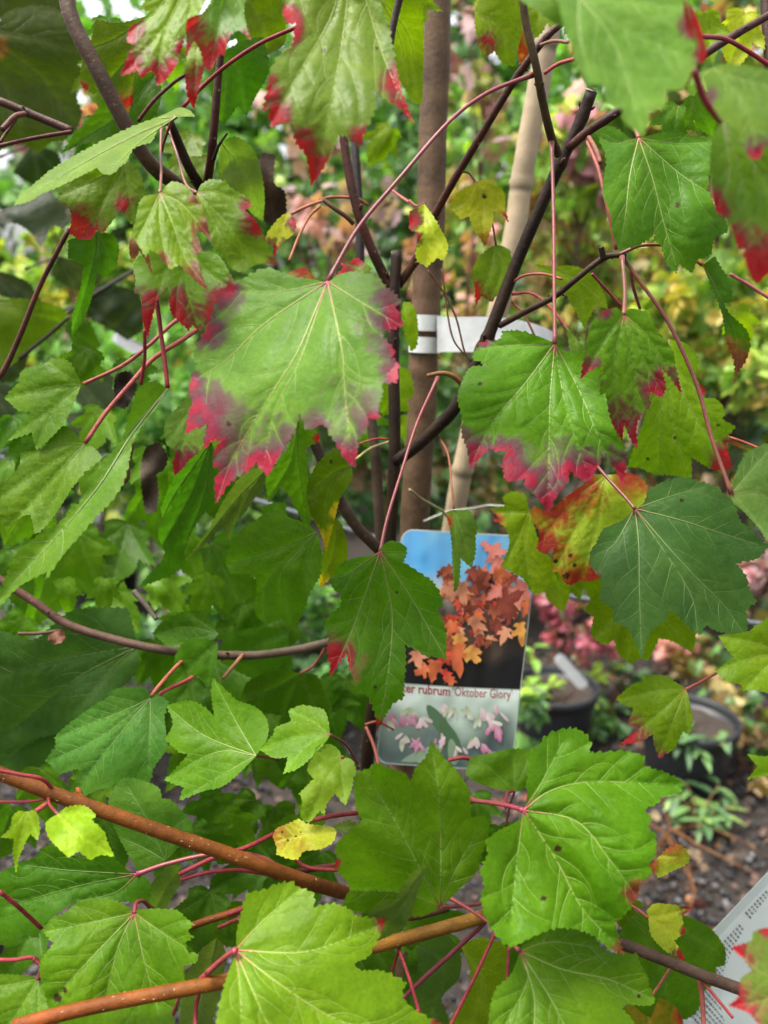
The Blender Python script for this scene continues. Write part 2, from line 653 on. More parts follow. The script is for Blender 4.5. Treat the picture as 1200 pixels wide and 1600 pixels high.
# a plain red-maple outline, base at (0,0), tip along +y
HALF = [(0, 0), (.10, -.05), (.25, -.04), (.40, .05), (.35, .15), (.37, .23), (.50, .34), (.60, .54), (.45, .50), (.29, .48), (.30, .62), (.21, .78), (.11, .90)]
UNIT = np.array(HALF + [(0, 1.04)] + [(-x, y) for x, y in HALF[:0:-1]])


def FL(bx, by, ang, size, d, squash=1.0, **k):
    """a leaf of the plain outline: base pixel, direction of the tip (degrees, 0 = down, 90 = right), length in pixels"""
    rs = np.random.default_rng(int(bx * 7 + by * 13 + size))
    u = UNIT * (1 + rs.normal(0, 0.035, UNIT.shape))
    u[0] = 0
    u[:, 0] *= rs.uniform(0.88, 1.1) * squash
    if rs.random() < 0.5:
        u = (u * (-1, 1))
    a = math.radians(ang)
    ex, ey = np.array([math.cos(a), -math.sin(a)]), np.array([math.sin(a), math.cos(a)])
    T = lambda q: (bx, by) + size * (q[0] * ex + q[1] * ey)
    o = [tuple(T(q)) for q in u]
    v = [[tuple(T((0.01, .5))), tuple(T((0, .98)))], [tuple(T((.3 * squash, .3))), tuple(T((.52 * squash, .48)))], [tuple(T((-.3 * squash, .3))), tuple(T((-.52 * squash, .48)))],
         [tuple(T((.33 * squash, .05)))], [tuple(T((-.33 * squash, .05)))]]
    return L(o, v, d, **k)
# ------------------------------------------------------------------ ground
def ground_material():
    m, t, p, out = mat_new('nursery_ground')
    tc = t.nodes.new('ShaderNodeTexCoord')
    ob = tc.outputs['Object']
    a = ramp(t, noise_tex(t, 38, 8, 0.75, ob), [(0.30, (0.010, 0.008, 0.007)), (0.5, (0.030, 0.021, 0.015)), (0.66, (0.065, 0.041, 0.025)), (0.8, (0.10, 0.07, 0.045))])
    b = ramp(t, noise_tex(t, 2.2, 4, 0.6, ob), [(0.35, (0.55, 0.55, 0.6)), (0.65, (1.1, 1.05, 1.0))])
    t.links.new(mul_col(t, a, b), p.inputs['Base Color'])
    p.inputs['Roughness'].default_value = 0.9
    t.links.new(bump(t, noise_tex(t, 55, 8, 0.75, ob), 1.0, 0.03), p.inputs['Normal'])
    return m


nx, ny = 70, 70
xs = np.concatenate([np.linspace(-80, -4, 14), np.linspace(-3.6, 3.6, 42), np.linspace(4, 80, 14)])
ys = np.concatenate([np.linspace(-40, 0, 8), np.linspace(0.3, 6.5, 48), np.linspace(7, 120, 14)])
GV = [(x, y, 0.018 * noise.noise(Vector((x * 2.1, y * 2.1, 0))) + 0.012 * noise.noise(Vector((x * 7, y * 7, 3)))) for y in ys for x in xs]
GF = [(j * len(xs) + i, j * len(xs) + i + 1, (j + 1) * len(xs) + i + 1, (j + 1) * len(xs) + i) for j in range(len(ys) - 1) for i in range(len(xs) - 1)]
gr = mesh_obj('ground', GV, GF, ground_material())
gr['kind'] = 'structure'

# dark gravel lying on the ground in front of the pots
ico = bmesh.new()
bmesh.ops.create_icosphere(ico, subdivisions=1, radius=1)
IV = np.array([v.co[:] for v in ico.verts])
IF = [tuple(v.index for v in f.verts) for f in ico.faces]
ico.free()
ge = Geo()
for k in range(8000):
    y = rng.uniform(0.9, 3.4)
    x = rng.uniform(-0.56 * y - .1, 0.56 * y + .1)
    r = rng.uniform(0.005, 0.012) * (1.25 if rng.random() < .15 else 1)
    s = rng.uniform(0.6, 1.25, 3) * (1, 1, 0.65)
    a = rng.uniform(0, 6.28)
    V_ = IV * (1 + rng.normal(0, .2, (len(IV), 1))) * s * r
    V_ = V_ @ np.array([[math.cos(a), -math.sin(a), 0], [math.sin(a), math.cos(a), 0], [0, 0, 1]])
    q = rng.random()
    cc = (0.026, 0.025, 0.026) if q < .6 else ((0.075, 0.07, 0.07) if q < .85 else ((0.17, 0.17, 0.18) if q < .89 else (0.10, 0.06, 0.045)))
    ge.add(V_ + (x, y, 0.008 + rng.uniform(0, .012)), IF, np.array(cc) * rng.uniform(.7, 1.3))
gv = ge.build('gravel', M_STONE, smooth=False)
gv['kind'] = 'stuff'


def curled_leaf(c, r, a, tilt, col, ge, up=None):
    """a small dry or far leaf: the plain outline, folded and cupped"""
    u = UNIT[::1].copy()
    u = u[[0, 3, 5, 7, 9, 11, 13, 15, 17, 19, 21, 23]]
    z = 0.28 * np.abs(u[:, 0]) + 0.25 * (u[:, 1] - .5) ** 2 * tilt
    V_ = np.column_stack([u[:, 0], u[:, 1] - .45, z]) * r
    V_ = np.vstack([V_, [[0, 0, -.02 * r]]])
    V_ = V_ @ rot3(a).T + c
    n = len(u)
    ge.add(V_, [(n, i, (i + 1) % n) for i in range(n)], col)


def rot3(a):
    ca, sa = np.cos(a), np.sin(a)
    X = np.array([[1, 0, 0], [0, ca[0], -sa[0]], [0, sa[0], ca[0]]])
    Y = np.array([[ca[1], 0, sa[1]], [0, 1, 0], [-sa[1], 0, ca[1]]])
    Z = np.array([[ca[2], -sa[2], 0], [sa[2], ca[2], 0], [0, 0, 1]])
    return Z @ Y @ X


ge = Geo()
LIT = [(0.19, 0.075, 0.024), (0.12, 0.055, 0.025), (0.08, 0.042, 0.024), (0.055, 0.035, 0.022), (0.10, 0.06, 0.03), (0.14, 0.10, 0.055), (0.13, 0.035, 0.02), (0.07, 0.045, 0.03)]
for k in range(3000):
    y = rng.uniform(1.2, 6.5)
    x = rng.uniform(-0.56 * y, 0.58 * y)
    if x < 0.2 * y and rng.random() < 0.8:
        continue
    curled_leaf(np.array([x, y, rng.uniform(0.02, 0.045)]), rng.uniform(0.014, 0.042), np.array([rng.normal(0, .6), rng.normal(0, .6), rng.uniform(0, 6.28)]), rng.uniform(-2, 3),
                np.array(LIT[rng.integers(len(LIT))]) * rng.uniform(.4, 1.0), ge)
ll = ge.build('leaf_litter', M_DEAD, smooth=False)
ll['kind'] = 'stuff'


# ------------------------------------------------------------------ plants behind
PINK = [(0.40, 0.15, 0.17), (0.36, 0.11, 0.13), (0.42, 0.22, 0.17), (0.38, 0.22, 0.23), (0.26, 0.09, 0.09)]
SALMON = [(0.50, 0.20, 0.11), (0.44, 0.16, 0.12), (0.42, 0.25, 0.08), (0.36, 0.28, 0.07), (0.40, 0.10, 0.08)]
YGREEN = [(0.20, 0.29, 0.035), (0.28, 0.30, 0.05), (0.12, 0.22, 0.03), (0.32, 0.25, 0.05), (0.10, 0.18, 0.03)]
DGREEN = [(0.045, 0.105, 0.028), (0.06, 0.14, 0.035), (0.03, 0.075, 0.025), (0.09, 0.18, 0.045), (0.05, 0.09, 0.045)]
MGREEN = [(0.085, 0.20, 0.030), (0.12, 0.25, 0.045), (0.06, 0.15, 0.028), (0.15, 0.27, 0.05), (0.07, 0.15, 0.045)]
for p_ in (YGREEN, MGREEN, DGREEN):  # background greens brightened: slight lens haze put into the leaf colours
    p_[:] = [tuple(x * 1.25 for x in q) for q in p_]
RUSSET = [(0.20, 0.13, 0.045), (0.16, 0.10, 0.045), (0.24, 0.19, 0.06), (0.12, 0.11, 0.04), (0.30, 0.16, 0.07)]
SLATE = [(0.035, 0.055, 0.042), (0.028, 0.045, 0.034), (0.05, 0.07, 0.05), (0.05, 0.09, 0.035)]


for p_ in (PINK, SALMON):
    p_[:] = [tuple(0.74 * x + 0.26 * sum(q) / 3 * .9 for x in q) for q in p_]


def crown_geo(ge, blobs, n, size, pal, droop=0.4):
    n, size = int(n * 1.7), size * 1.15
    """leaf-sized faces spread through ellipsoids: blobs = [(x,y,z,rx,ry,rz)]"""
    wts = np.array([b_[3] * b_[4] * b_[5] for b_ in blobs]) ** 0.8
    cnt = rng.multinomial(n, wts / wts.sum())
    for b_, m in zip(blobs, cnt):
        nc = max(3, m // 9)
        cl = rng.normal(0, 1, (nc, 3))
        cl = cl / np.linalg.norm(cl, axis=1)[:, None] * rng.uniform(0.25, 1.0, (nc, 1)) ** 0.6
        cc = rng.integers(0, len(pal), nc)
        for _ in range(m):
            k = rng.integers(nc)
            p = np.array(b_[:3]) + (cl[k] + rng.normal(0, .14, 3)) * np.array(b_[3:])
            if p[2] < 0.04:
                continue
            col = np.array(pal[cc[k]] if rng.random() < .7 else pal[rng.integers(len(pal))]) * rng.uniform(.75, 1.25)
            curled_leaf(p, size * rng.uniform(.6, 1.3), np.array([math.pi + rng.normal(0.9, .5) * (1 if rng.random() < .8 else -1), rng.normal(0, .5), rng.uniform(0, 6.28)]), rng.uniform(-1, 2), col, ge)


def trunk_geo(x, y, h, r, col=(0.10, 0.07, 0.05), lean=0.04, n=9):
    P = [(x + lean * rng.normal() * (i / n), y + lean * rng.normal() * (i / n) * .6, h * i / n) for i in range(n + 1)]
    P = catmull(P, 3)
    R = np.linspace(r, r * .35, len(P))
    V_, F_ = tube_geo(P, R, 7)
    return V_, F_, P


def bg_plant(name, label, cat, x, y, blobs, n, size, pal, h=None, r=0.010, group=None, z0=0.0, twigs=14, part='foliage'):
    t = thing(name, label, cat, (x, y, z0), group)
    h = h or max(b_[2] for b_ in blobs)
    V_, F_, P = trunk_geo(x, y, h, r)
    P[:, 2] = np.maximum(P[:, 2], z0)
    V_[:, 2] = np.maximum(V_[:, 2], z0)
    g_ = Geo()
    g_.add(V_, F_, (0.085, 0.06, 0.042))
    for k in range(twigs):
        b_ = blobs[rng.integers(len(blobs))]
        e = np.array(b_[:3]) + rng.uniform(-.7, .7, 3) * np.array(b_[3:])
        s = P[np.argmin(np.abs(P[:, 2] - max(z0 + .02, e[2] - 0.35 * h * rng.uniform(.2, 1))))]
        mid = (s + e) / 2 + rng.normal(0, .03, 3) * h * .3
        q = catmull([s, mid, e], 4)
        V2, F2 = tube_geo(q, np.linspace(r * .42, r * .12, len(q)), 5)
        g_.add(V2, F2, (0.12, 0.055, 0.04))
    g_.build('trunk', M_BARK, t, (x, y, z0))
    g2 = Geo()
    crown_geo(g2, blobs, n, size, pal)
    f = g2.build(part, M_FAR, t, (x, y, z0), smooth=False)
    f['kind'] = 'stuff'
    return t


def at(px, py, d):
    return W(px, py, d)


def blob(px, py, d, rpx, rpy, rd=None):
    c = W(px, py, d)
    s = d / F
    return (*c, rpx * s, rd or (rpx + rpy) / 2 * s, rpy * s)


def sapling(name, label, cat, px, d, specs, n, size, pal, **k):
    """specs = crown lobes as (px, py, depth, half width px, half height px)"""
    c = W(px, 800, d)
    bl = [blob(*s) for s in specs]
    return bg_plant(name, label, cat, c[0], bl[0][1], bl, n, size, pal, **k)


# far tree belt
for k, (x, y, rx, h, pal) in enumerate([(-6.6, 11, 1.9, 6.2, DGREEN), (-3.4, 12.5, 1.3, 5.0, DGREEN), (-1.2, 11, 1.7, 6.8, MGREEN), (1.0, 12, 1.6, 7.4, DGREEN), (3.0, 11, 1.7, 7.0, MGREEN),
                                       (5.2, 12.5, 1.9, 7.2, DGREEN), (7.6, 12, 2.0, 6.5, MGREEN)]):
    bl = [(x, y, h * .62, rx, rx * .8, h * .40), (x - rx * .5, y - .3, h * .38, rx * .8, rx * .7, h * .30), (x + rx * .5, y + .3, h * .42, rx * .8, rx * .7, h * .32), (x, y - .5, h * .16, rx, rx * .6, h * .17)]
    lab = ['dark broad tree far behind the nursery rows at the left edge', 'small dark tree under the bright gap of sky', 'mid green tree far behind the upper left branches', 'tall dark tree far behind the brown trunk',
           'mid green tree far behind the bamboo stake', 'dark tree far behind the top right leaves', 'mid green tree far off at the right edge'][k]
    bg_plant('background_tree', lab, 'tree', x, y, bl, 1500, 0.20, pal, h=h * .9, r=0.09, group='trees closing off the nursery', part='crown', twigs=24)

for k in range(9):
    x = -5.2 + 1.28 * k
    y = 5.6 + .5 * math.sin(k * 2.3)
    hh = 1.5 + .35 * math.sin(k * 1.7)
    pal = [DGREEN, MGREEN, YGREEN + DGREEN, RUSSET + DGREEN, DGREEN, RUSSET + DGREEN, YGREEN, DGREEN + SALMON[:2], YGREEN][k]
    bg_plant('nursery_shrub', ['outer left', 'second from left', 'left of the dark stems', 'behind the purple edged leaf', 'behind the trunk', 'behind the white tie', 'behind the folded red tipped leaf', 'behind the right stake', 'outer right'][k] + ' shrub of the low leafy row far behind',
             'shrub', x, y, [(x, y, hh * .62, .75, .5, hh * .42), (x + .1, y - .2, hh * .25, .8, .5, hh * .3)], 620, 0.075, pal, h=hh, group='low row of shrubs far behind', twigs=18)

S_ = sapling
S_('maple_sapling', 'pink leaved sapling blurred between the trunk and the bamboo stake', 'tree', 750, 3.1, [(735, 60, 3.1, 55, 120), (760, 200, 3.2, 50, 90), (720, -60, 3.1, 80, 90)], 110, 0.065, PINK + YGREEN[:3], group='coloured saplings behind')
S_('maple_sapling', 'salmon and yellow sapling low behind the white tie', 'tree', 745, 3.6, [(740, 330, 3.6, 60, 80), (700, 450, 3.6, 80, 80), (760, 470, 3.5, 60, 90)], 130, 0.06, SALMON + YGREEN[:2], group='coloured saplings behind')
S_('maple_sapling', 'pink sapling filling the gap right of the bamboo stake', 'tree', 935, 2.9, [(930, 170, 2.9, 80, 110), (960, 290, 2.9, 80, 70), (880, 240, 3.0, 50, 90)], 170, 0.065, PINK[:3] + YGREEN[:3] + MGREEN[:2], group='coloured saplings behind')
S_('maple_sapling', 'russet and olive sapling below the cut branch end', 'tree', 905, 3.3, [(890, 330, 3.3, 80, 90), (950, 420, 3.3, 70, 80), (860, 430, 3.3, 60, 80)], 320, 0.06, RUSSET[2:] + YGREEN + PINK[2:3], group='coloured saplings behind')
S_('maple_sapling', 'dusty pink sapling behind the tall dark stems left of the trunk', 'tree', 500, 3.0, [(520, 300, 3.0, 110, 110), (420, 230, 3.1, 70, 80), (560, 390, 3.0, 60, 80)], 80, 0.06, PINK[2:4] + SALMON[1:2] + [(0.30, 0.20, 0.22)], group='coloured saplings behind')
S_('maple_sapling', 'orange red sapling at the upper left behind the brown branch', 'tree', 95, 2.6, [(90, 130, 2.6, 40, 60), (130, 190, 2.6, 60, 40), (40, 230, 2.7, 40, 50)], 36, 0.06, SALMON[:2] + PINK[1:2], group='coloured saplings behind')
S_('maple_sapling', 'salmon sapling behind the top right crossing twigs', 'tree', 1130, 2.7, [(1120, 150, 2.7, 90, 120), (1180, 40, 2.7, 80, 70), (1040, 100, 2.8, 70, 110)], 240, 0.07, SALMON[2:] + YGREEN + DGREEN[:2], group='coloured saplings behind')
S_('green_sapling', 'yellow green shrub in the row at the right edge', 'shrub', 1120, 2.9, [(1110, 480, 2.9, 90, 90), (1180, 560, 2.8, 60, 90), (1040, 560, 3.0, 70, 100)], 520, 0.055, YGREEN, group='green saplings behind')
S_('green_sapling', 'mid green shrub low behind the right stake', 'shrub', 1150, 3.3, [(1150, 640, 3.3, 90, 80), (1060, 680, 3.3, 90, 80)], 360, 0.055, DGREEN + YGREEN[:1], group='green saplings behind')
S_('green_sapling', 'small pink flushed shrub behind the long red leaf stalk', 'shrub', 1110, 3.1, [(1105, 600, 3.0, 60, 25), (1180, 610, 3.0, 40, 30)], 40, 0.055, PINK, group='green saplings behind')
S_('green_sapling', 'leafy green sapling left of the trunk and below the pink one', 'shrub', 470, 3.4, [(450, 560, 3.4, 110, 120), (560, 620, 3.4, 80, 110), (520, 470, 3.4, 110, 70)], 520, 0.06, DGREEN + MGREEN[:2] + SALMON[3:4], group='green saplings behind')
S_('green_sapling', 'dark green shrub low behind the trunk and stake', 'shrub', 705, 3.8, [(700, 620, 3.8, 110, 110), (720, 760, 3.7, 110, 90), (600, 760, 3.8, 80, 90)], 560, 0.06, DGREEN + RUSSET[:2], group='green saplings behind')
S_('green_sapling', 'bright green bush behind the hanging left leaves', 'shrub', 215, 3.2, [(210, 620, 3.2, 120, 110), (160, 700, 3.2, 100, 90), (280, 720, 3.2, 80, 80)], 520, 0.055, MGREEN, group='green saplings behind')
S_('green_sapling', 'pale yellow green bush at the left edge behind the dark leaves', 'shrub', 50, 3.6, [(60, 420, 3.6, 120, 80), (20, 520, 3.5, 100, 60), (170, 430, 3.7, 90, 90)], 480, 0.06, YGREEN + MGREEN[:2], group='green saplings behind')
S_('green_sapling', 'green sapling under the sky gap at the upper left', 'shrub', 190, 4.6, [(200, 110, 4.6, 150, 110), (110, 250, 4.6, 130, 80), (260, 280, 4.7, 120, 80)], 420, 0.075, MGREEN + DGREEN[:2], group='green saplings behind')
S_('green_sapling', 'dark sapling at the left edge low behind the maple leaves', 'shrub', 20, 2.7, [(20, 640, 2.7, 90, 60), (60, 720, 2.7, 110, 50), (10, 780, 2.7, 100, 60)], 260, 0.055, SLATE + DGREEN, group='green saplings behind')
S_('green_sapling', 'deep green shrub far behind between trunk and cut stem', 'shrub', 640, 5.2, [(630, 220, 5.2, 120, 110), (560, 300, 5.2, 130, 110), (700, 330, 5.2, 110, 100), (740, 180, 5.3, 80, 110)], 620, 0.075, DGREEN + YGREEN[:1], group='green saplings behind')
S_('green_sapling', 'yellow green shrub behind the russet sapling', 'shrub', 1000, 4.8, [(960, 380, 4.8, 160, 110), (1120, 380, 4.8, 150, 110), (1000, 520, 4.8, 140, 90)], 620, 0.07, YGREEN + RUSSET[:2], group='green saplings behind')
S_('low_maple', 'dwarf pink maple with fine leaves on the dark ground right of the label', 'shrub', 880, 3.0, [(870, 950, 3.0, 50, 30), (905, 985, 2.95, 60, 35), (935, 1020, 2.9, 40, 25), (850, 930, 3.0, 30, 20), (960, 1000, 3.0, 50, 30)], 120, 0.040, [(0.27, 0.055, 0.085), (0.24, 0.05, 0.06), (0.30, 0.10, 0.12), (0.10, 0.09, 0.04)])
S_('low_maple', 'salmon tinted dwarf maple below the big dark green leaf', 'shrub', 1040, 3.0, [(1040, 1030, 3.0, 40, 30), (1060, 1000, 3.0, 40, 30)], 60, 0.045, SALMON)
S_('low_maple', 'pink dwarf maple at the right edge behind the dark leaf', 'shrub', 1190, 3.0, [(1190, 890, 3.0, 40, 35)], 46, 0.05, PINK)
S_('ground_shrub', 'low green shrub behind the central leaf and left of the label', 'shrub', 470, 2.9, [(470, 960, 2.9, 70, 60), (430, 1050, 2.8, 70, 50), (520, 1080, 2.8, 50, 60)], 300, 0.05, DGREEN + MGREEN[:2] + SLATE[:2], group='low shrubs behind')
S_('ground_shrub', 'low fresh green shrub behind the mid left twigs', 'shrub', 360, 3.1, [(350, 960, 3.1, 60, 45), (390, 900, 3.1, 60, 40), (300, 940, 3.1, 60, 30)], 230, 0.05, MGREEN, group='low shrubs behind')
S_('ground_shrub', 'dark low shrub behind the lower left leaves', 'shrub', 90, 2.5, [(60, 960, 2.5, 110, 50), (180, 1000, 2.5, 90, 50), (90, 1080, 2.4, 130, 60)], 320, 0.05, DGREEN, group='low shrubs behind')
S_('ground_shrub', 'brown dry shrub low behind the right hand pots', 'shrub', 1000, 3.9, [(940, 900, 3.9, 160, 50), (1100, 920, 3.9, 150, 60), (1010, 840, 3.9, 170, 60)], 420, 0.055, RUSSET + SLATE, group='low shrubs behind')

S_('green_sapling', 'bright leafy bush behind the long side-on leaf at the left', 'shrub', 250, 4.2, [(230, 560, 4.2, 110, 90), (140, 600, 4.2, 110, 100), (280, 680, 4.1, 120, 90), (170, 760, 4.0, 120, 60)], 520, 0.06, MGREEN + YGREEN[:2], group='green saplings behind')
S_('green_sapling', 'fresh green bush low between the left pot and the dark stems', 'shrub', 340, 3.9, [(340, 800, 3.9, 110, 70), (420, 720, 3.9, 80, 90), (300, 870, 3.7, 100, 50)], 420, 0.055, MGREEN + DGREEN[:2], group='green saplings behind')
S_('green_sapling', 'sunlit green shrub in the gap between trunk and bamboo stake', 'shrub', 740, 4.4, [(730, 330, 4.4, 70, 110), (760, 240, 4.4, 50, 70), (720, 560, 4.4, 70, 110)], 460, 0.06, YGREEN + MGREEN, group='green saplings behind')
S_('green_sapling', 'yellow green shrub low behind the split red tipped leaf', 'shrub', 1090, 4.4, [(1080, 620, 4.4, 130, 110), (1180, 700, 4.3, 100, 80), (960, 560, 4.4, 90, 90)], 520, 0.06, YGREEN + DGREEN[:1], group='green saplings behind')

S_('ground_shrub', 'olive brown low shrub at the right edge behind the small three lobed leaf', 'shrub', 1165, 2.7, [(1170, 1130, 2.7, 60, 60), (1190, 1230, 2.6, 50, 40), (1120, 1040, 2.9, 60, 40)], 200, 0.045, RUSSET + DGREEN[:2], group='low shrubs behind')
S_('ground_shrub', 'dark green ground plant between the two right hand pots', 'shrub', 965, 3.1, [(965, 1085, 3.1, 60, 45), (1000, 1150, 3.0, 40, 30), (830, 1130, 2.5, 30, 50), (930, 1130, 2.9, 50, 40)], 240, 0.045, DGREEN + YGREEN[:1], group='low shrubs behind')

# ------------------------------------------------------------------ stakes
def cane(pts, w, col, label, nodes=5, name='bamboo_stake', group='bamboo stakes in the rows', knots=()):
    P = catmull(np.array(pts, float), 10)
    Pw = Wn(P[:, :2], P[:, 2])
    marks = [Pw[np.argmin(np.abs(P[:, 1] - ky))] for ky in knots]
    # run on straight down to the ground
    down = Pw[-1] - Pw[-2]
    down = down / np.linalg.norm(down)
    if down[2] < -0.5:
        k = Pw[-1][2] / -down[2]
        Pw = np.vstack([Pw, Pw[-1] + down * k * np.linspace(0.1, 1.03, 8)[:, None]])
    r0 = w / 2 * pts[len(pts) // 2][2] / F
    s_ = np.concatenate([[0], np.cumsum(np.linalg.norm(np.diff(Pw, axis=0), axis=1))])
    m = 320
    t = np.linspace(0, s_[-1], m)
    Q = np.stack([np.interp(t, s_, Pw[:, i]) for i in range(3)], 1)
    R = np.full(m, r0) * np.linspace(.94, 1.06, m)
    cc = np.tile(np.array(col, float), (m, 1))
    L_ = s_[-1]
    ks = [t[np.argmin(np.linalg.norm(Q - k_, axis=1))] for k_ in marks] or [L_ * (i + .6) / nodes for i in range(nodes)]
    for kz in ks:
        R *= 1 + 0.13 * np.exp(-((t - kz) / (r0 * .22)) ** 2) - 0.05 * np.exp(-((t - kz - r0 * .5) / (r0 * .22)) ** 2)
        cc *= (1 - 0.55 * np.exp(-((t - kz - r0 * .42) / (r0 * .16)) ** 2) - 0.3 * np.exp(-((t - kz + r0 * .32) / (r0 * .14)) ** 2))[:, None]
    V_, F_ = tube_geo(Q, R, 14)
    g_ = Geo()
    o0 = Q[-1]
    g_.add(V_, F_, np.repeat(cc, 14, 0))
    o = g_.build(name, M_CANE, None, o0)
    o.location = o0
    return tag(o, label, 'stake', group)


cane([(872, -40, .86), (857, 50, .87), (817, 270, .915), (799, 390, .935), (727, 715, .99), (706, 830, 1.02)], 35, (0.42, 0.32, 0.20), 'thick pale bamboo stake leaning beside the brown trunk', 6, group=None, knots=(60, 283, 500, 728))
CN = (0.27, 0.19, 0.11)
for pts, w, lab in [
    ([(1172, 420, 3.9), (1155, 510, 3.9), (1130, 620, 3.9), (1105, 745, 3.9)], 19, 'tan stake at the right edge among yellow green shrubs'),
    ([(1060, 420, 4.2), (1038, 490, 4.2), (1000, 640, 4.2)], 13, 'thin pale stake under the curled right leaf'),
    ([(236, 560, 3.9), (245, 660, 3.9), (252, 790, 3.9)], 11, 'thin tan stake behind the brown dead leaf'),
    ([(44, 180, 4.5), (52, 240, 4.5), (62, 330, 4.5)], 13, 'pale stake at the upper left under the twigs'),
    ([(98, 300, 5), (100, 420, 5), (104, 560, 5)], 14, 'grey stake between the dark leaves at the left'),
]:
    cane(pts, w, CN, lab, 4)

# ------------------------------------------------------------------ pipe and far wire
P = catmull([(-40, 712, 1.45), (100, 724, 1.42), (265, 747, 1.38), (400, 782, 1.34), (590, 842, 1.28), (720, 885, 1.25), (840, 919, 1.22), (925, 938, 1.2), (1165, 972, 1.15), (1260, 985, 1.13)], 6)
Pw = Wn(P[:, :2], P[:, 2])
V_, F_ = tube_geo(Pw, np.full(len(Pw), .0045), 10)
o = mesh_obj('irrigation_pipe', V_, F_, M_PIPE)
tag(o, 'slim grey pipe strung across behind the leaves', 'pipe')
P = catmull([(860, 548, 3.0), (1000, 550, 3.0), (1260, 562, 3.0)], 6)
V_, F_ = tube_geo(Wn(P[:, :2], P[:, 2]), np.full(len(P), .003), 6)
o = mesh_obj('support_wire', V_, F_, M_PIPE)
tag(o, 'thin grey wire running along the shrubs at the right', 'wire')

# ------------------------------------------------------------------ pots
def lathe(prof, n=40):
    V_ = [(r * math.cos(2 * math.pi * k / n), r * math.sin(2 * math.pi * k / n), z) for r, z in prof for k in range(n)]
    F_ = [(i * n + k, i * n + (k + 1) % n, (i + 1) * n + (k + 1) % n, (i + 1) * n + k) for i in range(len(prof) - 1) for k in range(n)]
    return np.array(V_), F_


def pot(x, y, r, h, label):
    t = thing('plant_pot', label, 'pot', (x, y, 0), 'black nursery pots')
    V_, F_ = lathe([(0.0, 0.0), (r * .74, 0.0), (r * .78, .01), (r * .93, h * .86), (r * .93, h * .88), (r * .90, h * .88), (r * .88, h * .80), (0.0, h * .80)])
    mesh_obj('pot_body', V_, F_, M_POT, t)
    V_, F_ = lathe([(r * .94, h * .84), (r * 1.0, h * .85), (r * 1.015, h * .93), (r * 1.01, h * .985), (r * .985, h), (r * .95, h * .99), (r * .935, h * .88), (r * .935, h * .84)])
    mesh_obj('rim', V_, F_, M_POT, t)
    V_, F_ = lathe([(0.0, h * .87), (r * .3, h * .885), (r * .6, h * .87), (r * .89, h * .85)], 28)
    V_ = V_ + rng.normal(0, .004, V_.shape)
    mesh_obj('soil', V_, F_, M_SOIL, t)
    return t


def simple_leaf(ge, p, dirv, length, width, col, sag=.3):
    dirv = np.array(dirv, float)
    dirv /= np.linalg.norm(dirv)
    s = np.cross(dirv, (0, 0, 1))
    s /= np.linalg.norm(s) + 1e-9
    up = np.cross(s, dirv)
    V_, n = [], 5
    for i in range(n + 1):
        t = i / n
        w = width * math.sin(math.pi * min(1, t * .93 + .05)) ** .8
        c = np.array(p) + dirv * length * t + np.array([0, 0, -sag * length * t * t])
        for q in (-1, 0, 1):
            V_.append(c + s * w * .5 * q + up * abs(q) * w * .16)
    F_ = [(i * 3 + k, i * 3 + k + 1, i * 3 + k + 4, i * 3 + k + 3) for i in range(n) for k in range(2)]
    ge.add(V_, F_, np.array(col) * rng.uniform(.8, 1.2))


def pot_plant(x, y, z, h, n, ll_, ww, pal, label, spread=1.0, name='potted_plant', group='young plants in the pots'):
    t = thing(name, label, 'plant', (x, y, z), group)
    g_ = Geo()
    tips = []
    for k in range(5):
        a = rng.uniform(0, 6.28)
        e = np.array([x + math.cos(a) * h * .4 * spread, y + math.sin(a) * h * .4 * spread, z + h * rng.uniform(.6, 1)])
        q = catmull([(x, y, z), ((x * 1.4 + e[0] * .6) / 2, (y * 1.4 + e[1] * .6) / 2, (z + e[2]) / 2), e], 5)
        tips.append(q)
        V2, F2 = tube_geo(q, np.linspace(.004, .0015, len(q)), 6)
        g_.add(V2, F2, (0.14, 0.07, 0.03))
    g_.build('stem', M_BARK, t, (x, y, z))
    me_list = []
    for k in range(n):
        q = tips[k % 5]
        p = q[rng.integers(3, len(q))]
        a = rng.uniform(0, 6.28)
        gg = Geo()
        simple_leaf(gg, p, (math.cos(a), math.sin(a), rng.uniform(-.15, .5)), ll_ * rng.uniform(.7, 1.2), ww * rng.uniform(.8, 1.2), pal[rng.integers(len(pal))])
        gg.build('leaf', M_FAR, t, (x, y, z))
    return t


pA = ground_pt(868, 1068, .25)
pB = ground_pt(1078, 1118, .25)
pC = ground_pt(158, 882, .25)
pD = ground_pt(1040, 1215, .10)
pE = ground_pt(455, 985, .25)
pot(pA[0], pA[1], .15, .25, 'black pot holding a white tag, right of the picture label')
pot(pB[0], pB[1], .155, .25, 'black pot with narrow green leaves spilling over, right of the first')
pot(pC[0], pC[1], .19, .25, 'wide black pot at the left with a tiny green plant')
pot(pE[0], pE[1], .15, .25, 'black pot hidden low behind the left twigs')
pF = ground_pt(30, 800, .25)
pot(pF[0], pF[1], .2, .25, 'black pot at the left edge behind the folded leaf')
pG = ground_pt(690, 1150, .25)
pot_plant(pA[0] - .08, pA[1] - .05, .21, .16, 22, .075, .026, YGREEN[:1] + [(0.20, 0.32, 0.03), (0.13, 0.25, 0.03)], 'yellow green plant leaning over the pot with the white tag', 1.6)
pot_plant(pB[0] - .03, pB[1] - .1, .18, .10, 60, .085, .022, [(0.06, 0.13, 0.045), (0.10, 0.19, 0.06), (0.045, 0.10, 0.04)], 'narrow leaved green plant spilling from the right pot', 2.6)
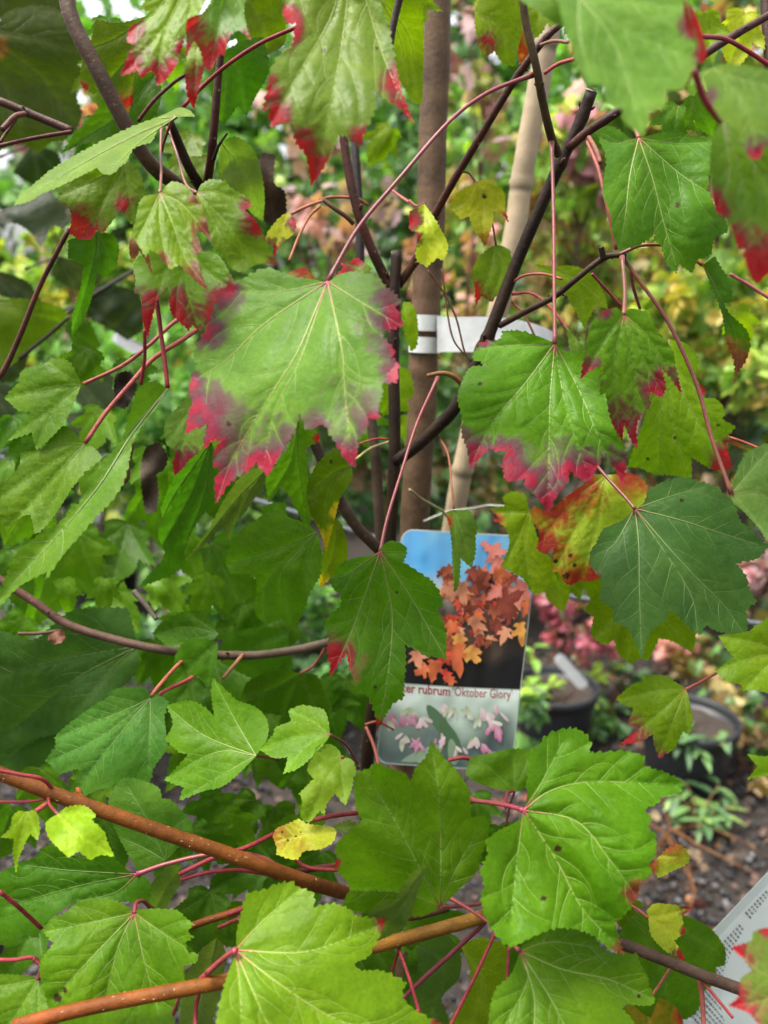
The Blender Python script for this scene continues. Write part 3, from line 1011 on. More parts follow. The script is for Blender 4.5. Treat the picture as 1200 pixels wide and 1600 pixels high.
pot_plant(pB[0] - .05, pB[1] - .26, .03, .12, 46, .085, .022, [(0.05, 0.11, 0.04), (0.09, 0.17, 0.05), (0.14, 0.22, 0.05)], 'narrow leaved plant growing in front of the right pot', 2.2)
pot_plant(pC[0] + .1, pC[1] - .05, .21, .17, 26, .10, .05, [(0.11, 0.25, 0.05), (0.15, 0.30, 0.06)], 'fresh green seedling in the left pot', 1.5)
pot_plant(pE[0], pE[1], .21, .22, 40, .09, .035, MGREEN, 'leafy green plant in the pot behind the left twigs', 1.6)


def slip(name, px, py, d, ln, wd_, ang, label, tilt=0.3, holes=False):
    """rounded white plastic plant tag"""
    n = 10
    o_ = []
    for k in range(n + 1):
        a = -math.pi / 2 + math.pi * k / n
        o_.append((ln / 2 - wd_ / 2 + math.cos(a) * wd_ / 2, math.sin(a) * wd_ / 2))
    for k in range(n + 1):
        a = math.pi / 2 + math.pi * k / n
        o_.append((-ln / 2 + wd_ / 2 + math.cos(a) * wd_ / 2, math.sin(a) * wd_ / 2))
    a = math.radians(ang)
    V_ = []
    c = W(px, py, d)
    for z in (0, .0006):
        for (x, y) in o_:
            X, Y = x * math.cos(a) - y * math.sin(a), x * math.sin(a) + y * math.cos(a)
            V_.append(c + X * RT - Y * UP + (z + tilt * Y) * FW + 0.02 * FW * (x / ln) ** 2)
    m = len(o_)
    F_ = [tuple(range(m)), tuple(range(2 * m - 1, m - 1, -1))] + [(i, (i + 1) % m, m + (i + 1) % m, m + i) for i in range(m)]
    o = mesh_obj(name, V_, F_, M_WHITE, None, c, smooth=False)
    o.location = c
    return tag(o, label, 'tag', 'white plant tags')


slip('plant_tag', 201, 537, 1.7, .075, .026, 28, 'blank white oval tag hanging among the dark left leaves')
slip('plant_tag', 152, 807, 2.9, .055, .02, -60, 'small white tag above the left pot')
slip('plant_tag', 286, 891, 2.9, .05, .02, -35, 'small white tag low behind the hanging left leaves')
tg = slip('plant_tag', 893, 1050, 2.55, .15, .036, 48, 'long white tag with a grey mark stuck in the pot')


# dry stems lying over the gravel at the lower right
DW = ground_pt(1045, 1310)
DT = thing('dry_weed', 'dry orange brown stems arching over the dark gravel at the lower right', 'weed', DW)
for px0, py0, pts in [(1040, 1300, [(985, 1275), (930, 1268), (880, 1275)]), (1040, 1300, [(1090, 1290), (1150, 1310), (1210, 1345)]), (1045, 1298, [(1010, 1350), (975, 1420), (960, 1460)]), (1042, 1300, [(1075, 1350), (1080, 1410), (1060, 1450)]),
                      (1038, 1302, [(1060, 1340), (1085, 1390), (1070, 1440)]), (1050, 1296, [(1110, 1330), (1190, 1370)]), (1045, 1300, [(1000, 1390), (940, 1440)]), (1048, 1297, [(1030, 1240), (1000, 1215)])]:
    hh = [.05] + [rng.uniform(.03, .09) for _ in pts[:-1]] + [.02]
    q = catmull([ground_pt(x, y, z) for (x, y), z in zip([(px0, py0)] + pts, hh)], 7)
    V_, F_ = tube_geo(q, np.linspace(.0036, .0016, len(q)), 6)
    g_ = Geo()
    g_.add(V_, F_, np.array((0.20, 0.085, 0.03)) * rng.uniform(.5, 1.1))
    g_.build('stem', M_BARK, DT, DW)
# ------------------------------------------------------------------ the maple in front: trunk, limbs
def path_w(pts, n=8):
    P = catmull(np.array(pts, float), n)
    return Wn(P[:, :2], P[:, 2]), P


BASE = W(622, 1560, 1.16)
BASE[2] = 0.0
TREE = thing('maple_tree', 'foreground maple with red edged green leaves and a white tie on its brown trunk', 'tree', BASE)
pot(BASE[0], BASE[1] + .01, .16, .22, 'black pot at the foot of the foreground maple')


def limb(name, pts, w, col, w1=None, nodes=(), lent=0, lcol=(0.42, 0.33, 0.24), ncol=None, parent=None, n=9, cut=False, extra=None, wob=0.5):
    """branch through photo points (x, y, depth); w = width in photo pixels"""
    P = catmull(np.array(pts, float), n)
    Pw = Wn(P[:, :2], P[:, 2])
    if extra is not None:
        Pw = np.vstack([Pw, catmull([Pw[-1]] + [np.array(e) for e in extra], 6)[1:]])
    s_ = np.concatenate([[0], np.cumsum(np.linalg.norm(np.diff(Pw, axis=0), axis=1))])
    m = max(24, int(s_[-1] / .006))
    t = np.linspace(0, s_[-1], m)
    Q = np.stack([np.interp(t, s_, Pw[:, i]) for i in range(3)], 1)
    dm = pts[0][2]
    r0, r1 = w / 2 * pts[0][2] / F, (w1 or w) / 2 * pts[-1][2] / F
    R = np.linspace(r0, r1, m)
    ph = rng.uniform(0, 6, 3)
    Q = Q + wob * r0 * 0.35 * np.stack([np.sin(t / .031 + ph[0]), np.sin(t / .043 + ph[1]), np.sin(t / .037 + ph[2])], 1)
    c = np.tile(np.array(col, float), (m, 1)) * (0.62 if name == 'branch' else (0.85 if name == 'trunk' else 1))
    if ncol is not None:
        k = np.linspace(0, 1, m)[:, None]
        c = c * (1 - k) + k * np.array(ncol)
    R *= 1 + .045 * np.array([noise.noise(Vector((q_ * 55, pts[0][0] * .01, 2))) for q_ in t])
    if name in ('branch', 'trunk'):
        c *= (1 + .5 * np.array([noise.noise(Vector((q_ * 30, pts[0][1] * .01, 5))) for q_ in t]))[:, None]
    for (fx, am) in nodes:
        kz = fx * s_[-1]
        R *= 1 + am * np.exp(-((t - kz) / (r0 * 0.55)) ** 2)
        c *= (1 - 0.35 * np.exp(-((t - kz - r0 * .5) / (r0 * .28)) ** 2))[:, None]
    buds = []
    for (fx, am) in nodes:
        if am >= .12 and name == 'branch':
            buds.append(int(fx * (m - 1)))
    ns = 14
    V_, F_ = tube_geo(Q, R, ns)
    g_ = Geo()
    g_.add(V_, F_, np.repeat(c, ns, 0))
    for i in buds:                      # a pair of buds or leaf scars at each node
        T = Q[min(i + 2, m - 1)] - Q[max(0, i - 2)]
        T /= np.linalg.norm(T) + 1e-9
        u = np.cross(T, rng.normal(0, 1, 3) * .4 + FW * .4 + RT)
        u /= np.linalg.norm(u)
        for sg in (-1, 1):
            a_ = -T * .75 + u * sg * .65
            a_ /= np.linalg.norm(a_)
            b2_ = np.cross(a_, T)
            b2_ /= np.linalg.norm(b2_) + 1e-9
            c2_ = np.cross(a_, b2_)
            ln = R[i] * rng.uniform(.55, .95)
            V2 = Q[i] + u * sg * R[i] * .95 + (IV[:, :1] * .9 + .5) * a_ * ln + (IV[:, 1:2] * b2_ + IV[:, 2:] * c2_) * ln * .42
            g_.add(V2, IF, np.array(c[i]) * (1.5, 1.1, 1.0))
    # lenticels: small pale raised dashes
    for _ in range(lent):
        i = rng.integers(1, m - 1)
        T = Q[min(i + 1, m - 1)] - Q[i - 1]
        T /= np.linalg.norm(T)
        u = np.cross(T, rng.normal(0, 1, 3))
        u /= np.linalg.norm(u)
        wv = np.cross(T, u)
        ln, wd_ = rng.uniform(.0004, .0017), rng.uniform(.00012, .00034)
        ex = rng.random() < .55
        V2 = IV * (1, 1, 1)
        a, b_ = (T, wv) if ex else (wv, T)
        V2 = Q[i] + u * R[i] * .985 + V2[:, :1] * a * ln + V2[:, 1:2] * b_ * wd_ + V2[:, 2:] * u * .0003
        g_.add(V2, IF, np.array(lcol) * rng.uniform(.45, 1.25))
    if cut:
        e = Pw[0]
        T = Pw[1] - Pw[0]
        T /= np.linalg.norm(T)
        u = np.cross(T, (1, 0, .2))
        u /= np.linalg.norm(u)
        wv = np.cross(T, u)
        a = np.linspace(0, 2 * math.pi, 13)[:-1]
        V2 = e - T * .0008 + r0 * .86 * (np.cos(a)[:, None] * u + np.sin(a)[:, None] * wv)
        V3 = e + T * .001 + r0 * .9 * (np.cos(a)[:, None] * u + np.sin(a)[:, None] * wv)
        g_.add(np.vstack([V2, V3]), [tuple(range(12)), tuple(range(23, 11, -1))] + [(i, (i + 1) % 12, 12 + (i + 1) % 12, 12 + i) for i in range(12)], (0.40, 0.33, 0.24))
    par = parent or TREE
    return g_.build(name, M_BARK, par, np.array(par.location))


BR, DK, OR, RD = (0.125, 0.064, 0.030), (0.042, 0.023, 0.014), (0.235, 0.074, 0.012), (0.095, 0.032, 0.020)
TRK = (0.145, 0.087, 0.050)
limb('trunk', [(684, -90, .80), (680, 120, .82), (674, 300, .84), (664, 520, .87), (655, 700, .90), (647, 850, .93), (640, 1000, .97), (632, 1200, 1.03), (626, 1400, 1.1)], 43, TRK, 54,
     nodes=[(.16, .05), (.19, .10)], lent=150, lcol=(0.20, 0.15, 0.11), extra=[BASE + (0, 0, .30), BASE + (0, 0, -.02)], wob=.15)
limb('branch', [(619, 394, .71), (617, 450, .715), (616, 600, .73), (615, 720, .74), (611, 850, .76), (598, 1000, .80), (582, 1120, .83), (572, 1230, .86), (575, 1450, .95)], 17, DK, 27, nodes=[(.045, .35), (.06, .3), (.31, .22)], lent=110,
     lcol=(0.17, 0.12, 0.09), cut=True, extra=[BASE + (-.03, -.01, .28)])
limb('branch', [(534, 205, .69), (545, 270, .695), (560, 330, .70), (580, 385, .71), (604, 437, .72), (616, 450, .72)], 13, RD, 16, nodes=[(.5, .2), (.93, .2)], lent=30, lcol=(0.30, 0.2, 0.15))
limb('branch', [(555, 200, .86), (559, 300, .86), (562, 400, .86), (563, 480, .87), (570, 600, .88)], 13, (0.036, 0.026, 0.024), 15)
limb('branch', [(885, 30, .585), (850, 62, .59), (800, 130, .61), (745, 222, .64), (700, 300, .67), (674, 350, .69), (650, 405, .71), (622, 446, .72)], 11, RD, 13, nodes=[(.2, .3), (.45, .25), (.72, .2), (.9, .25)], lent=40, lcol=(0.25, 0.15, 0.11))
limb('branch', [(924, 140, .60), (905, 190, .61), (880, 242, .62), (845, 325, .64), (805, 420, .66), (770, 505, .675), (740, 575, .69), (712, 635, .70), (680, 672, .715), (650, 700, .73), (618, 722, .74)], 19, DK, 20,
     nodes=[(.05, .12), (.16, .28), (.58, .18), (.8, .1)], lent=70, lcol=(0.13, 0.10, 0.08), cut=True)
limb('branch', [(1240, 0, .62), (1195, 27, .62), (1150, 52, .615), (1100, 84, .61), (1030, 132, .605), (962, 178, .60), (920, 205, .605), (888, 232, .615)], 11, RD, 14, nodes=[(.25, .25), (.85, .3)], lent=20)
limb('branch', [(812, -40, .53), (820, 30, .54), (838, 105, .55), (850, 165, .565), (862, 214, .58), (872, 240, .605)], 12, (0.095, 0.075, 0.022), 13, nodes=[(.55, .35), (.9, .4)], ncol=(0.07, 0.035, 0.02))
limb('branch', [(978, 400, .585), (945, 402, .59), (900, 436, .60), (868, 462, .615), (820, 487, .64), (782, 508, .672)], 9, (0.075, 0.040, 0.026), 10, nodes=[(.12, .5), (.45, .35), (.55, .25)])
limb('branch', [(940, 386, .585), (944, 404, .588)], 9, DK, 10, n=5)
limb('branch', [(100, -25, .60), (116, 40, .60), (150, 108, .605), (190, 185, .615), (232, 250, .63), (275, 285, .65), (320, 320, .68)], 24, (0.115, 0.064, 0.036), 22, lent=50, lcol=(0.24, 0.15, 0.1), nodes=[(.35, .06), (.75, .12)])
limb('branch', [(264, 188, .60), (280, 225, .615), (298, 265, .63), (318, 300, .66), (330, 330, .69)], 14, DK, 17, nodes=[(.5, .15)])
limb('branch', [(346, 75, .60), (341, 120, .605), (336, 190, .615), (330, 250, .63), (322, 300, .66)], 11, RD, 14, nodes=[(.6, .25)], lent=15)
limb('branch', [(355, 208, .61), (342, 228, .612), (334, 250, .625)], 4, DK, 6)
limb('branch', [(-30, 150, .66), (0, 160, .66), (45, 178, .665), (112, 204, .67)], 13, (0.13, 0.060, 0.040), 12, nodes=[(.5, .15)])
limb('branch', [(-40, 235, .64), (0, 228, .64), (50, 217, .645), (112, 206, .66)], 6, (0.16, 0.035, 0.040), 6)
limb('branch', [(2, 202, .63), (22, 182, .64), (38, 178, .655)], 9, (0.19, 0.065, 0.045), 8)
limb('branch', [(0, 222, .64), (14, 200, .645), (24, 186, .65)], 5, (0.15, 0.05, 0.04), 5)
limb('branch', [(-20, 605, .66), (5, 582, .655), (30, 528, .65), (60, 450, .64), (85, 400, .63), (108, 358, .62)], 9, (0.14, 0.045, 0.03), 7)
limb('branch', [(216, 190, .62), (240, 158, .615), (270, 130, .61), (292, 115, .60)], 6, (0.14, 0.04, 0.035), 5)
limb('branch', [(630, -20, .66), (620, 15, .665), (611, 55, .67), (606, 90, .675)], 12, (0.06, 0.038, 0.026), 11)
limb('branch', [(1194, -20, .68), (1197, 40, .68), (1203, 110, .68)], 15, (0.075, 0.030, 0.024), 15)
limb('branch', [(484, 680, .72), (500, 715, .725), (530, 778, .735), (558, 822, .745), (592, 858, .76)], 15, (0.085, 0.052, 0.034), 19, nodes=[(.6, .1)], lent=20, lcol=(0.2, 0.15, 0.1))
limb('branch', [(577, 640, .80), (584, 700, .80), (592, 780, .81), (596, 840, .82), (596, 960, .84)], 16, (0.10, 0.066, 0.042), 18, lent=20, lcol=(0.2, 0.15, 0.1))
limb('branch', [(-30, 880, .70), (0, 905, .70), (55, 940, .705), (105, 975, .71), (180, 1000, .715), (270, 1018, .72), (380, 1024, .735), (455, 1016, .745), (515, 1003, .755), (590, 985, .79)], 13, (0.135, 0.060, 0.040), 13, nodes=[(.2, .2), (.62, .25)], lent=40,
     ncol=(0.10, 0.075, 0.05))
limb('branch', [(28, 990, .70), (60, 990, .705), (98, 985, .71)], 5, (0.17, 0.09, 0.05), 6, n=5)
limb('branch', [(210, 925, .74), (228, 945, .735), (245, 968, .73)], 10, (0.15, 0.12, 0.09), 7, n=5)
limb('branch', [(-30, 1195, .52), (0, 1208, .523), (85, 1241, .53), (170, 1271, .538), (260, 1303, .548), (340, 1329, .56), (430, 1360, .575), (500, 1384, .60), (560, 1400, .66)], 22, OR, 21, nodes=[(.2, .14)], lent=60, lcol=(0.42, 0.31, 0.20))
limb('branch', [(20, 1606, .485), (100, 1583, .49), (200, 1560, .497), (320, 1538, .505), (420, 1520, .525), (510, 1500, .55), (585, 1480, .565), (660, 1459, .58), (750, 1433, .60), (800, 1420, .64)], 22, (0.255, 0.060, 0.010), 19, nodes=[(.42, .14)], lent=100,
     lcol=(0.48, 0.36, 0.25), ncol=(0.180, 0.094, 0.012))
limb('branch', [(292, 1450, .575), (330, 1436, .57), (375, 1422, .575), (430, 1400, .585), (500, 1388, .605)], 11, (0.30, 0.085, 0.014), 12, lent=10)
limb('branch', [(930, 1458, .60), (970, 1474, .60), (1040, 1500, .60), (1100, 1524, .60), (1160, 1546, .60), (1215, 1570, .60)], 18, (0.085, 0.050, 0.032), 19, lent=25, lcol=(0.16, 0.1, 0.07))
limb('branch', [(545, 1410, .62), (590, 1420, .63), (640, 1430, .64), (700, 1418, .65)], 14, (0.12, 0.055, 0.025), 13)
limb('branch', [(430, 1372, .60), (470, 1362, .62), (540, 1352, .64), (620, 1360, .68)], 9, (0.15, 0.04, 0.03), 10)
# slim bare twigs and leaf stalks whose leaves are out of sight
PR = (0.22, 0.026, 0.034)
def stalk(pts, w=5.5, col=PR, w1=None, name='twig'):
    return limb(name, pts, w, col, w1 or w, n=8, wob=.12)
stalk([(285, 168, .585), (320, 132, .58), (360, 98, .57), (410, 66, .56), (465, 42, .55)], 6)
stalk([(690, 420, .70), (705, 520, .71), (726, 555, .715)], 3, (0.17, 0.06, 0.04))
stalk([(668, 422, .67), (690, 452, .675), (712, 495, .68), (726, 550, .685), (738, 566, .69)], 3.2, (0.17, 0.07, 0.04))
stalk([(667, 587, .69), (690, 583, .69), (708, 588, .695), (722, 600, .70)], 6, (0.20, 0.095, 0.035), 9)
stalk([(963, 390, .575), (948, 320, .57), (935, 265, .575), (918, 222, .60)], 5.5, (0.34, 0.10, 0.08))
stalk([(920, 215, .60), (931, 234, .585), (938, 255, .58)], 7, (0.25, 0.09, 0.06))
stalk([(850, 115, .555), (872, 100, .55), (898, 92, .54)], 6, (0.30, 0.06, 0.06))
stalk([(845, 70, .58), (865, 64, .56), (888, 66, .54)], 5, (0.2, 0.09, 0.05))
stalk([(1095, 57, .52), (1130, 60, .54), (1160, 75, .56), (1205, 104, .57)], 7, (0.30, 0.035, 0.05))
stalk([(1085, 110, .36), (1098, 150, .37), (1118, 180, .38), (1132, 192, .385)], 10, (0.42, 0.05, 0.09))
stalk([(620, 1474, .575), (640, 1530, .56), (656, 1585, .55)], 5.5)
stalk([(628, 1470, .575), (612, 1520, .58), (604, 1560, .58)], 5)
stalk([(776, 1452, .58), (745, 1520, .57), (702, 1606, .56)], 5.5)
stalk([(758, 1442, .60), (700, 1495, .61), (640, 1550, .62), (560, 1640, .64)], 7, (0.14, 0.03, 0.04))
stalk([(795, 1480, .60), (792, 1530, .60), (785, 1580, .60)], 5, (0.2, 0.03, 0.04))
stalk([(352, 1496, .50), (330, 1515, .505), (310, 1536, .51)], 8, (0.26, 0.03, 0.045), 11)
stalk([(312, 1545, .512), (306, 1575, .508), (305, 1606, .50)], 7)
stalk([(285, 1545, .512), (272, 1580, .51), (268, 1606, .51)], 5, (0.2, 0.03, 0.04))
stalk([(0, 1393, .50), (30, 1418, .51), (66, 1452, .53)], 6.5)
stalk([(-20, 1499, .52), (20, 1500, .52), (50, 1496, .522), (62, 1505, .525)], 6)
stalk([(280, 1366, .57), (335, 1340, .575), (385, 1324, .58), (430, 1302, .60)], 7)
stalk([(282, 1374, .57), (330, 1362, .575), (380, 1360, .585), (440, 1370, .60)], 6)
stalk([(-20, 1252, .525), (30, 1253, .525), (62, 1250, .525), (84, 1243, .53)], 4.5)
stalk([(-20, 1200, .51), (30, 1210, .515), (65, 1217, .52), (85, 1236, .53)], 6)
stalk([(56, 1268, .52), (70, 1258, .525), (84, 1247, .53)], 8, (0.34, 0.06, 0.06))
stalk([(320, 1440, .575), (365, 1425, .57), (400, 1410, .575)], 7, (0.2, 0.03, 0.03))
stalk([(340, 1450, .585), (390, 1428, .59), (430, 1410, .60)], 6, (0.2, 0.03, 0.03))
stalk([(480, 1283, .60), (520, 1275, .60), (560, 1270, .61)], 7, (0.22, 0.03, 0.035))
stalk([(545, 1360, .61), (480, 1355, .61), (450, 1330, .61)], 6, (0.2, 0.03, 0.03))
stalk([(700, 1188, .66), (720, 1184, .66), (735, 1186, .665)], 6, (0.25, 0.04, 0.04))
stalk([(570, 1132, .76), (590, 1128, .76), (615, 1140, .77)], 3.5, (0.24, 0.06, 0.04))
stalk([(572, 1136, .76), (584, 1165, .75), (592, 1196, .74)], 5, (0.25, 0.07, 0.05))
stalk([(640, 765, .73), (660, 780, .75), (690, 798, .775), (702, 812, .80)], 4, (0.30, 0.26, 0.13))
stalk([(555, 718, .72), (580, 700, .73), (608, 690, .74)], 4, (0.40, 0.33, 0.14))
stalk([(560, 694, .72), (585, 686, .73), (606, 686, .74)], 3, (0.32, 0.06, 0.05))
stalk([(684, 680, .72), (700, 710, .70), (706, 760, .67), (709, 795, .66)], 3.5, (0.22, 0.08, 0.04))
stalk([(505, 312, .69), (520, 324, .69), (540, 338, .695), (552, 350, .70)], 7, (0.11, 0.055, 0.03))
stalk([(456, 334, .66), (480, 322, .665), (503, 314, .68)], 5, (0.38, 0.14, 0.08))
stalk([(500, 322, .685), (482, 340, .68), (466, 372, .67), (452, 408, .66)], 4.5, (0.35, 0.13, 0.07))
stalk([(575, 320, .72), (556, 310, .71), (520, 308, .70), (500, 312, .69)], 4.5, (0.34, 0.12, 0.06))
stalk([(610, 296, .75), (630, 310, .74), (652, 324, .72)], 4, (0.4, 0.10, 0.09))
stalk([(740, 560, .69), (745, 540, .688), (760, 520, .685)], 4, (0.15, 0.07, 0.03))
stalk([(802, 440, .66), (820, 430, .65), (850, 428, .64), (878, 436, .63)], 4, (0.3, 0.08, 0.06))
stalk([(800, 460, .665), (830, 458, .655), (860, 480, .645), (890, 520, .64)], 4.5, (0.3, 0.06, 0.06))
stalk([(800, 472, .668), (818, 490, .66), (838, 530, .655)], 3.5, (0.16, 0.05, 0.04))
stalk([(925, 428, .60), (945, 450, .61), (970, 478, .62)], 4.5, (0.34, 0.06, 0.07))
stalk([(985, 420, .60), (990, 450, .61), (1000, 482, .63)], 5, (0.34, 0.09, 0.09))
stalk([(1140, 428, .70), (1170, 445, .70), (1205, 468, .70)], 5, (0.36, 0.10, 0.10))
stalk([(1130, 680, .66), (1160, 690, .66), (1185, 700, .66)], 4, (0.4, 0.10, 0.06))
stalk([(1090, 1515, .61), (1100, 1535, .60), (1120, 1560, .595), (1145, 1590, .59)], 5, (0.30, 0.05, 0.05))
stalk([(1092, 1520, .61), (1097, 1560, .605), (1100, 1610, .60)], 9, (0.34, 0.10, 0.07), 7)
stalk([(1048, 1512, .62), (1030, 1540, .63), (1015, 1560, .64)], 4.5, (0.32, 0.10, 0.07))
stalk([(352, 445, .68), (310, 478, .65), (270, 505, .62), (232, 540, .61), (190, 572, .60), (130, 600, .585)], 6, (0.27, 0.07, 0.055))
stalk([(365, 470, .69), (330, 498, .66), (290, 528, .63), (240, 560, .61), (205, 598, .60), (165, 645, .59), (133, 692, .58)], 7, (0.30, 0.07, 0.06))
stalk([(243, 455, .56), (250, 510, .555), (258, 570, .55), (262, 606, .548)], 7)
stalk([(226, 515, .53), (226, 560, .54), (220, 600, .55)], 5.5)
stalk([(207, 690, .60), (201, 725, .605), (197, 750, .61), (180, 762, .615)], 7, (0.17, 0.10, 0.04))
stalk([(345, 1030, .735), (362, 1022, .735), (376, 1020, .735)], 6, (0.27, 0.09, 0.05))
stalk([(380, 1022, .73), (365, 1040, .72), (348, 1060, .71)], 6, (0.26, 0.12, 0.06))
stalk([(236, 1088, .64), (250, 1070, .65), (275, 1042, .68), (300, 1021, .715)], 6, (0.34, 0.10, 0.06))
stalk([(250, 1085, .65), (264, 1076, .66), (300, 1058, .69), (335, 1024, .725)], 6, (0.34, 0.06, 0.06))
stalk([(470, 1052, .78), (492, 1038, .775), (512, 1006, .757)], 4.5, (0.25, 0.07, 0.05))
stalk([(500, 822, .68), (495, 805, .685), (486, 790, .69)], 6, (0.30, 0.08, 0.05))
stalk([(790, 1262, .60), (792, 1240, .62), (803, 1236, .63)], 4)
# ------------------------------------------------------------------ leaves traced one by one
# the large pale green leaf with purple margin, centre left
L([(512,440),(530,429),(548,425),(563,425),(587,432),(600,446),(613,456),(628,470),(619,480),(630,508),(610,516),(597,516),(600,528),(613,543),(618,552),(610,559),(622,568),(620,597),(597,599),(597,617),(592,633),(593,653),(575,654),(572,673),(560,684),(558,708),(552,730),(540,718),(530,700),(517,681),(507,662),(480,672),(473,658),(467,647),(462,668),(452,688),(433,717),(420,742),(405,730),(400,722),(388,735),(372,745),(356,757),(338,787),(336,752),(345,732),(333,728),(336,702),(346,688),(330,690),(318,703),(320,680),(326,664),(308,668),(290,678),(295,645),(303,626),(295,618),(300,586),(308,572),(302,555),(310,535),(320,518),(330,495),(335,476),(348,452),(370,443),(385,432),(415,419),(440,425),(462,432),(492,437)],
  [[(465,550),(425,615),(365,715),(340,782)],[(535,550),(538,600),(550,725)],[(415,505),(355,562),(312,590)],[(440,455),(345,455)],[(570,476),(625,508)],[(470,560),(430,640),(412,728)]],
  .495, g=(-.25,-.7), c=(0.130,0.262,0.058), curl=.35, pal='p', puff=.8,
  red=[(312,640,40),(300,670,28),(335,690,30),(345,755,42),(400,725,42),(300,600,18),(320,515,28),(355,455,26),(420,742,26),(625,500,44),(620,545,26),(622,585,28),(585,655,20),(545,715,40,1.0),(500,665,22,.8),(440,700,40,.7),(370,690,60,.55),(560,640,50,.4)],
  pet=[(560,356),(625,278),(700,192),(760,146),(832,117)], pd=.555, petw=7.5, petc=(0.37,0.048,0.085), spots=[(357,662,4)], vc=(0.33,0.36,0.12))
# upper centre hanging leaf with scarlet tips
L([(545,-90),(600,-70),(618,-20),(594,6),(603,27),(611,60),(615,80),(620,113),(630,150),(646,193),(628,172),(613,160),(600,154),(582,139),(588,158),(582,182),(570,205),(564,230),(553,222),(533,210),(523,225),(510,255),(486,291),(481,254),(474,236),(462,223),(460,195),(443,191),(423,198),(421,167),(410,174),(420,131),(425,104),(443,80),(456,70),(462,34),(450,37),(443,20),(440,-20),(450,-60),(500,-90)],
  [[(543,0),(525,125),(487,283)],[(520,20),(470,110),(422,192)],[(575,10),(600,90),(640,185)],[(470,-40),(445,10)],[(600,-40)]],
  .475, g=(.15,-.5), c=(0.155,0.265,0.055), curl=.3, pal='r', red=[(486,270,48),(470,230,30),(425,180,34),(415,140,26),(452,45,26),(640,170,34),(620,125,24),(566,215,18,1.0),(450,20,14)], spots=[(506,79,3.5),(588,75,2.5)], puff=1.1)
# top left cluster
L([(310,-70),(350,-40),(322,0),(312,20),(296,40),(285,70),(278,96),(262,122),(245,134),(243,115),(233,112),(222,123),(215,110),(188,119),(199,90),(205,76),(213,72),(198,65),(204,42),(222,32),(233,21),(217,12),(226,2),(240,-25),(265,-60)],
  [[(280,0),(255,60),(246,128)],[(300,0),(292,50),(282,85)],[(250,10),(205,50)],[(265,30),(195,112)]], .48, g=(.1,-.5), c='lime', pal='r', red=[(248,125,28),(205,105,28),(205,55,24),(275,110,26),(225,118,18),(285,75,14)], pet=[(335,-110)], puff=1.1)
L([(365,-60),(388,-20),(381,10),(384,33),(392,63),(380,52),(370,47),(357,60),(350,88),(343,83),(329,111),(320,104),(313,80),(303,63),(290,91),(292,62),(290,52),(293,31),(306,24),(318,19),(335,-10),(345,-50)],
  [[(350,0),(340,50),(329,108)],[(375,0),(388,58)],[(325,20),(293,48),(291,88)]], .46, g=(.05,-.35), c='pale', pal='r', red=[(300,45,26),(325,92,38),(350,75,20),(390,55,14),(293,80,16)], puff=1.0)
L([(311,60),(318,78),(320,100),(311,138),(303,171),(293,150),(289,112),(292,85),(300,66)], [[(307,110),(303,168)]], .50, g=(0,-.3), c='lime', pal='r', red=[(304,155,36),(318,125,24),(291,130,14)], sec=False)
L([(238,22),(243,70),(228,100),(212,128),(207,160),(200,179),(192,160),(180,150),(160,140),(145,146),(126,130),(128,100),(142,62),(150,30),(180,36),(205,32)], [[(200,90),(160,138)],[(215,100),(202,174)],[(180,60),(140,75)]], .64, g=(.1,.1), c='olive', red=[(202,160,20),(128,140,10)], pal='r')
L([(246,108),(252,150),(238,186),(205,208),(175,218),(130,225),(95,240),(120,205),(145,180),(165,150),(200,125)], [[(200,170),(110,230)]], .68, g=(0,.2), c='deep')
# long leaf seen from the side
L([(275,183),(305,182),(296,172),(280,168),(258,178),(235,187),(210,196),(180,210),(150,225),(120,241),(80,265),(50,290),(32,303),(22,321),(45,315),(65,303),(80,297),(100,288),(130,273),(152,262),(160,271),(175,272),(186,262),(198,252),(210,231),(236,222),(243,210),(250,196),(262,192)],
  [[(210,212),(130,255),(28,315)],[(215,225),(172,268)],[(250,185),(290,178)],[(180,230),(95,285)]], .55, g=(-.2,-1.6), c=(0.155,0.31,0.050), curl=.2, puff=.7, warp=.6, amp=.6, pet=[(268,190),(262,205),(252,235)], pd=.60)
L([(195,252),(216,264),(226,300),(222,320),(206,351),(196,340),(189,326),(178,342),(161,365),(150,360),(142,373),(124,373),(108,364),(112,340),(105,320),(90,311),(95,290),(120,275),(160,260)], [[(165,310),(130,368)],[(200,290),(208,345)],[(150,280),(95,305)]], .61, g=(.1,-.1), c='olive', red=[(128,355,30),(193,318,15),(108,362,12)], pal='r')
L([(150,362),(180,368),(186,392),(178,425),(163,432),(150,425),(145,460),(130,500),(112,527),(114,490),(126,450),(130,415),(106,402),(107,375)], [[(148,400),(130,470),(113,522)],[(165,395),(176,422)]], .63, g=(.1,.3), c='deep')
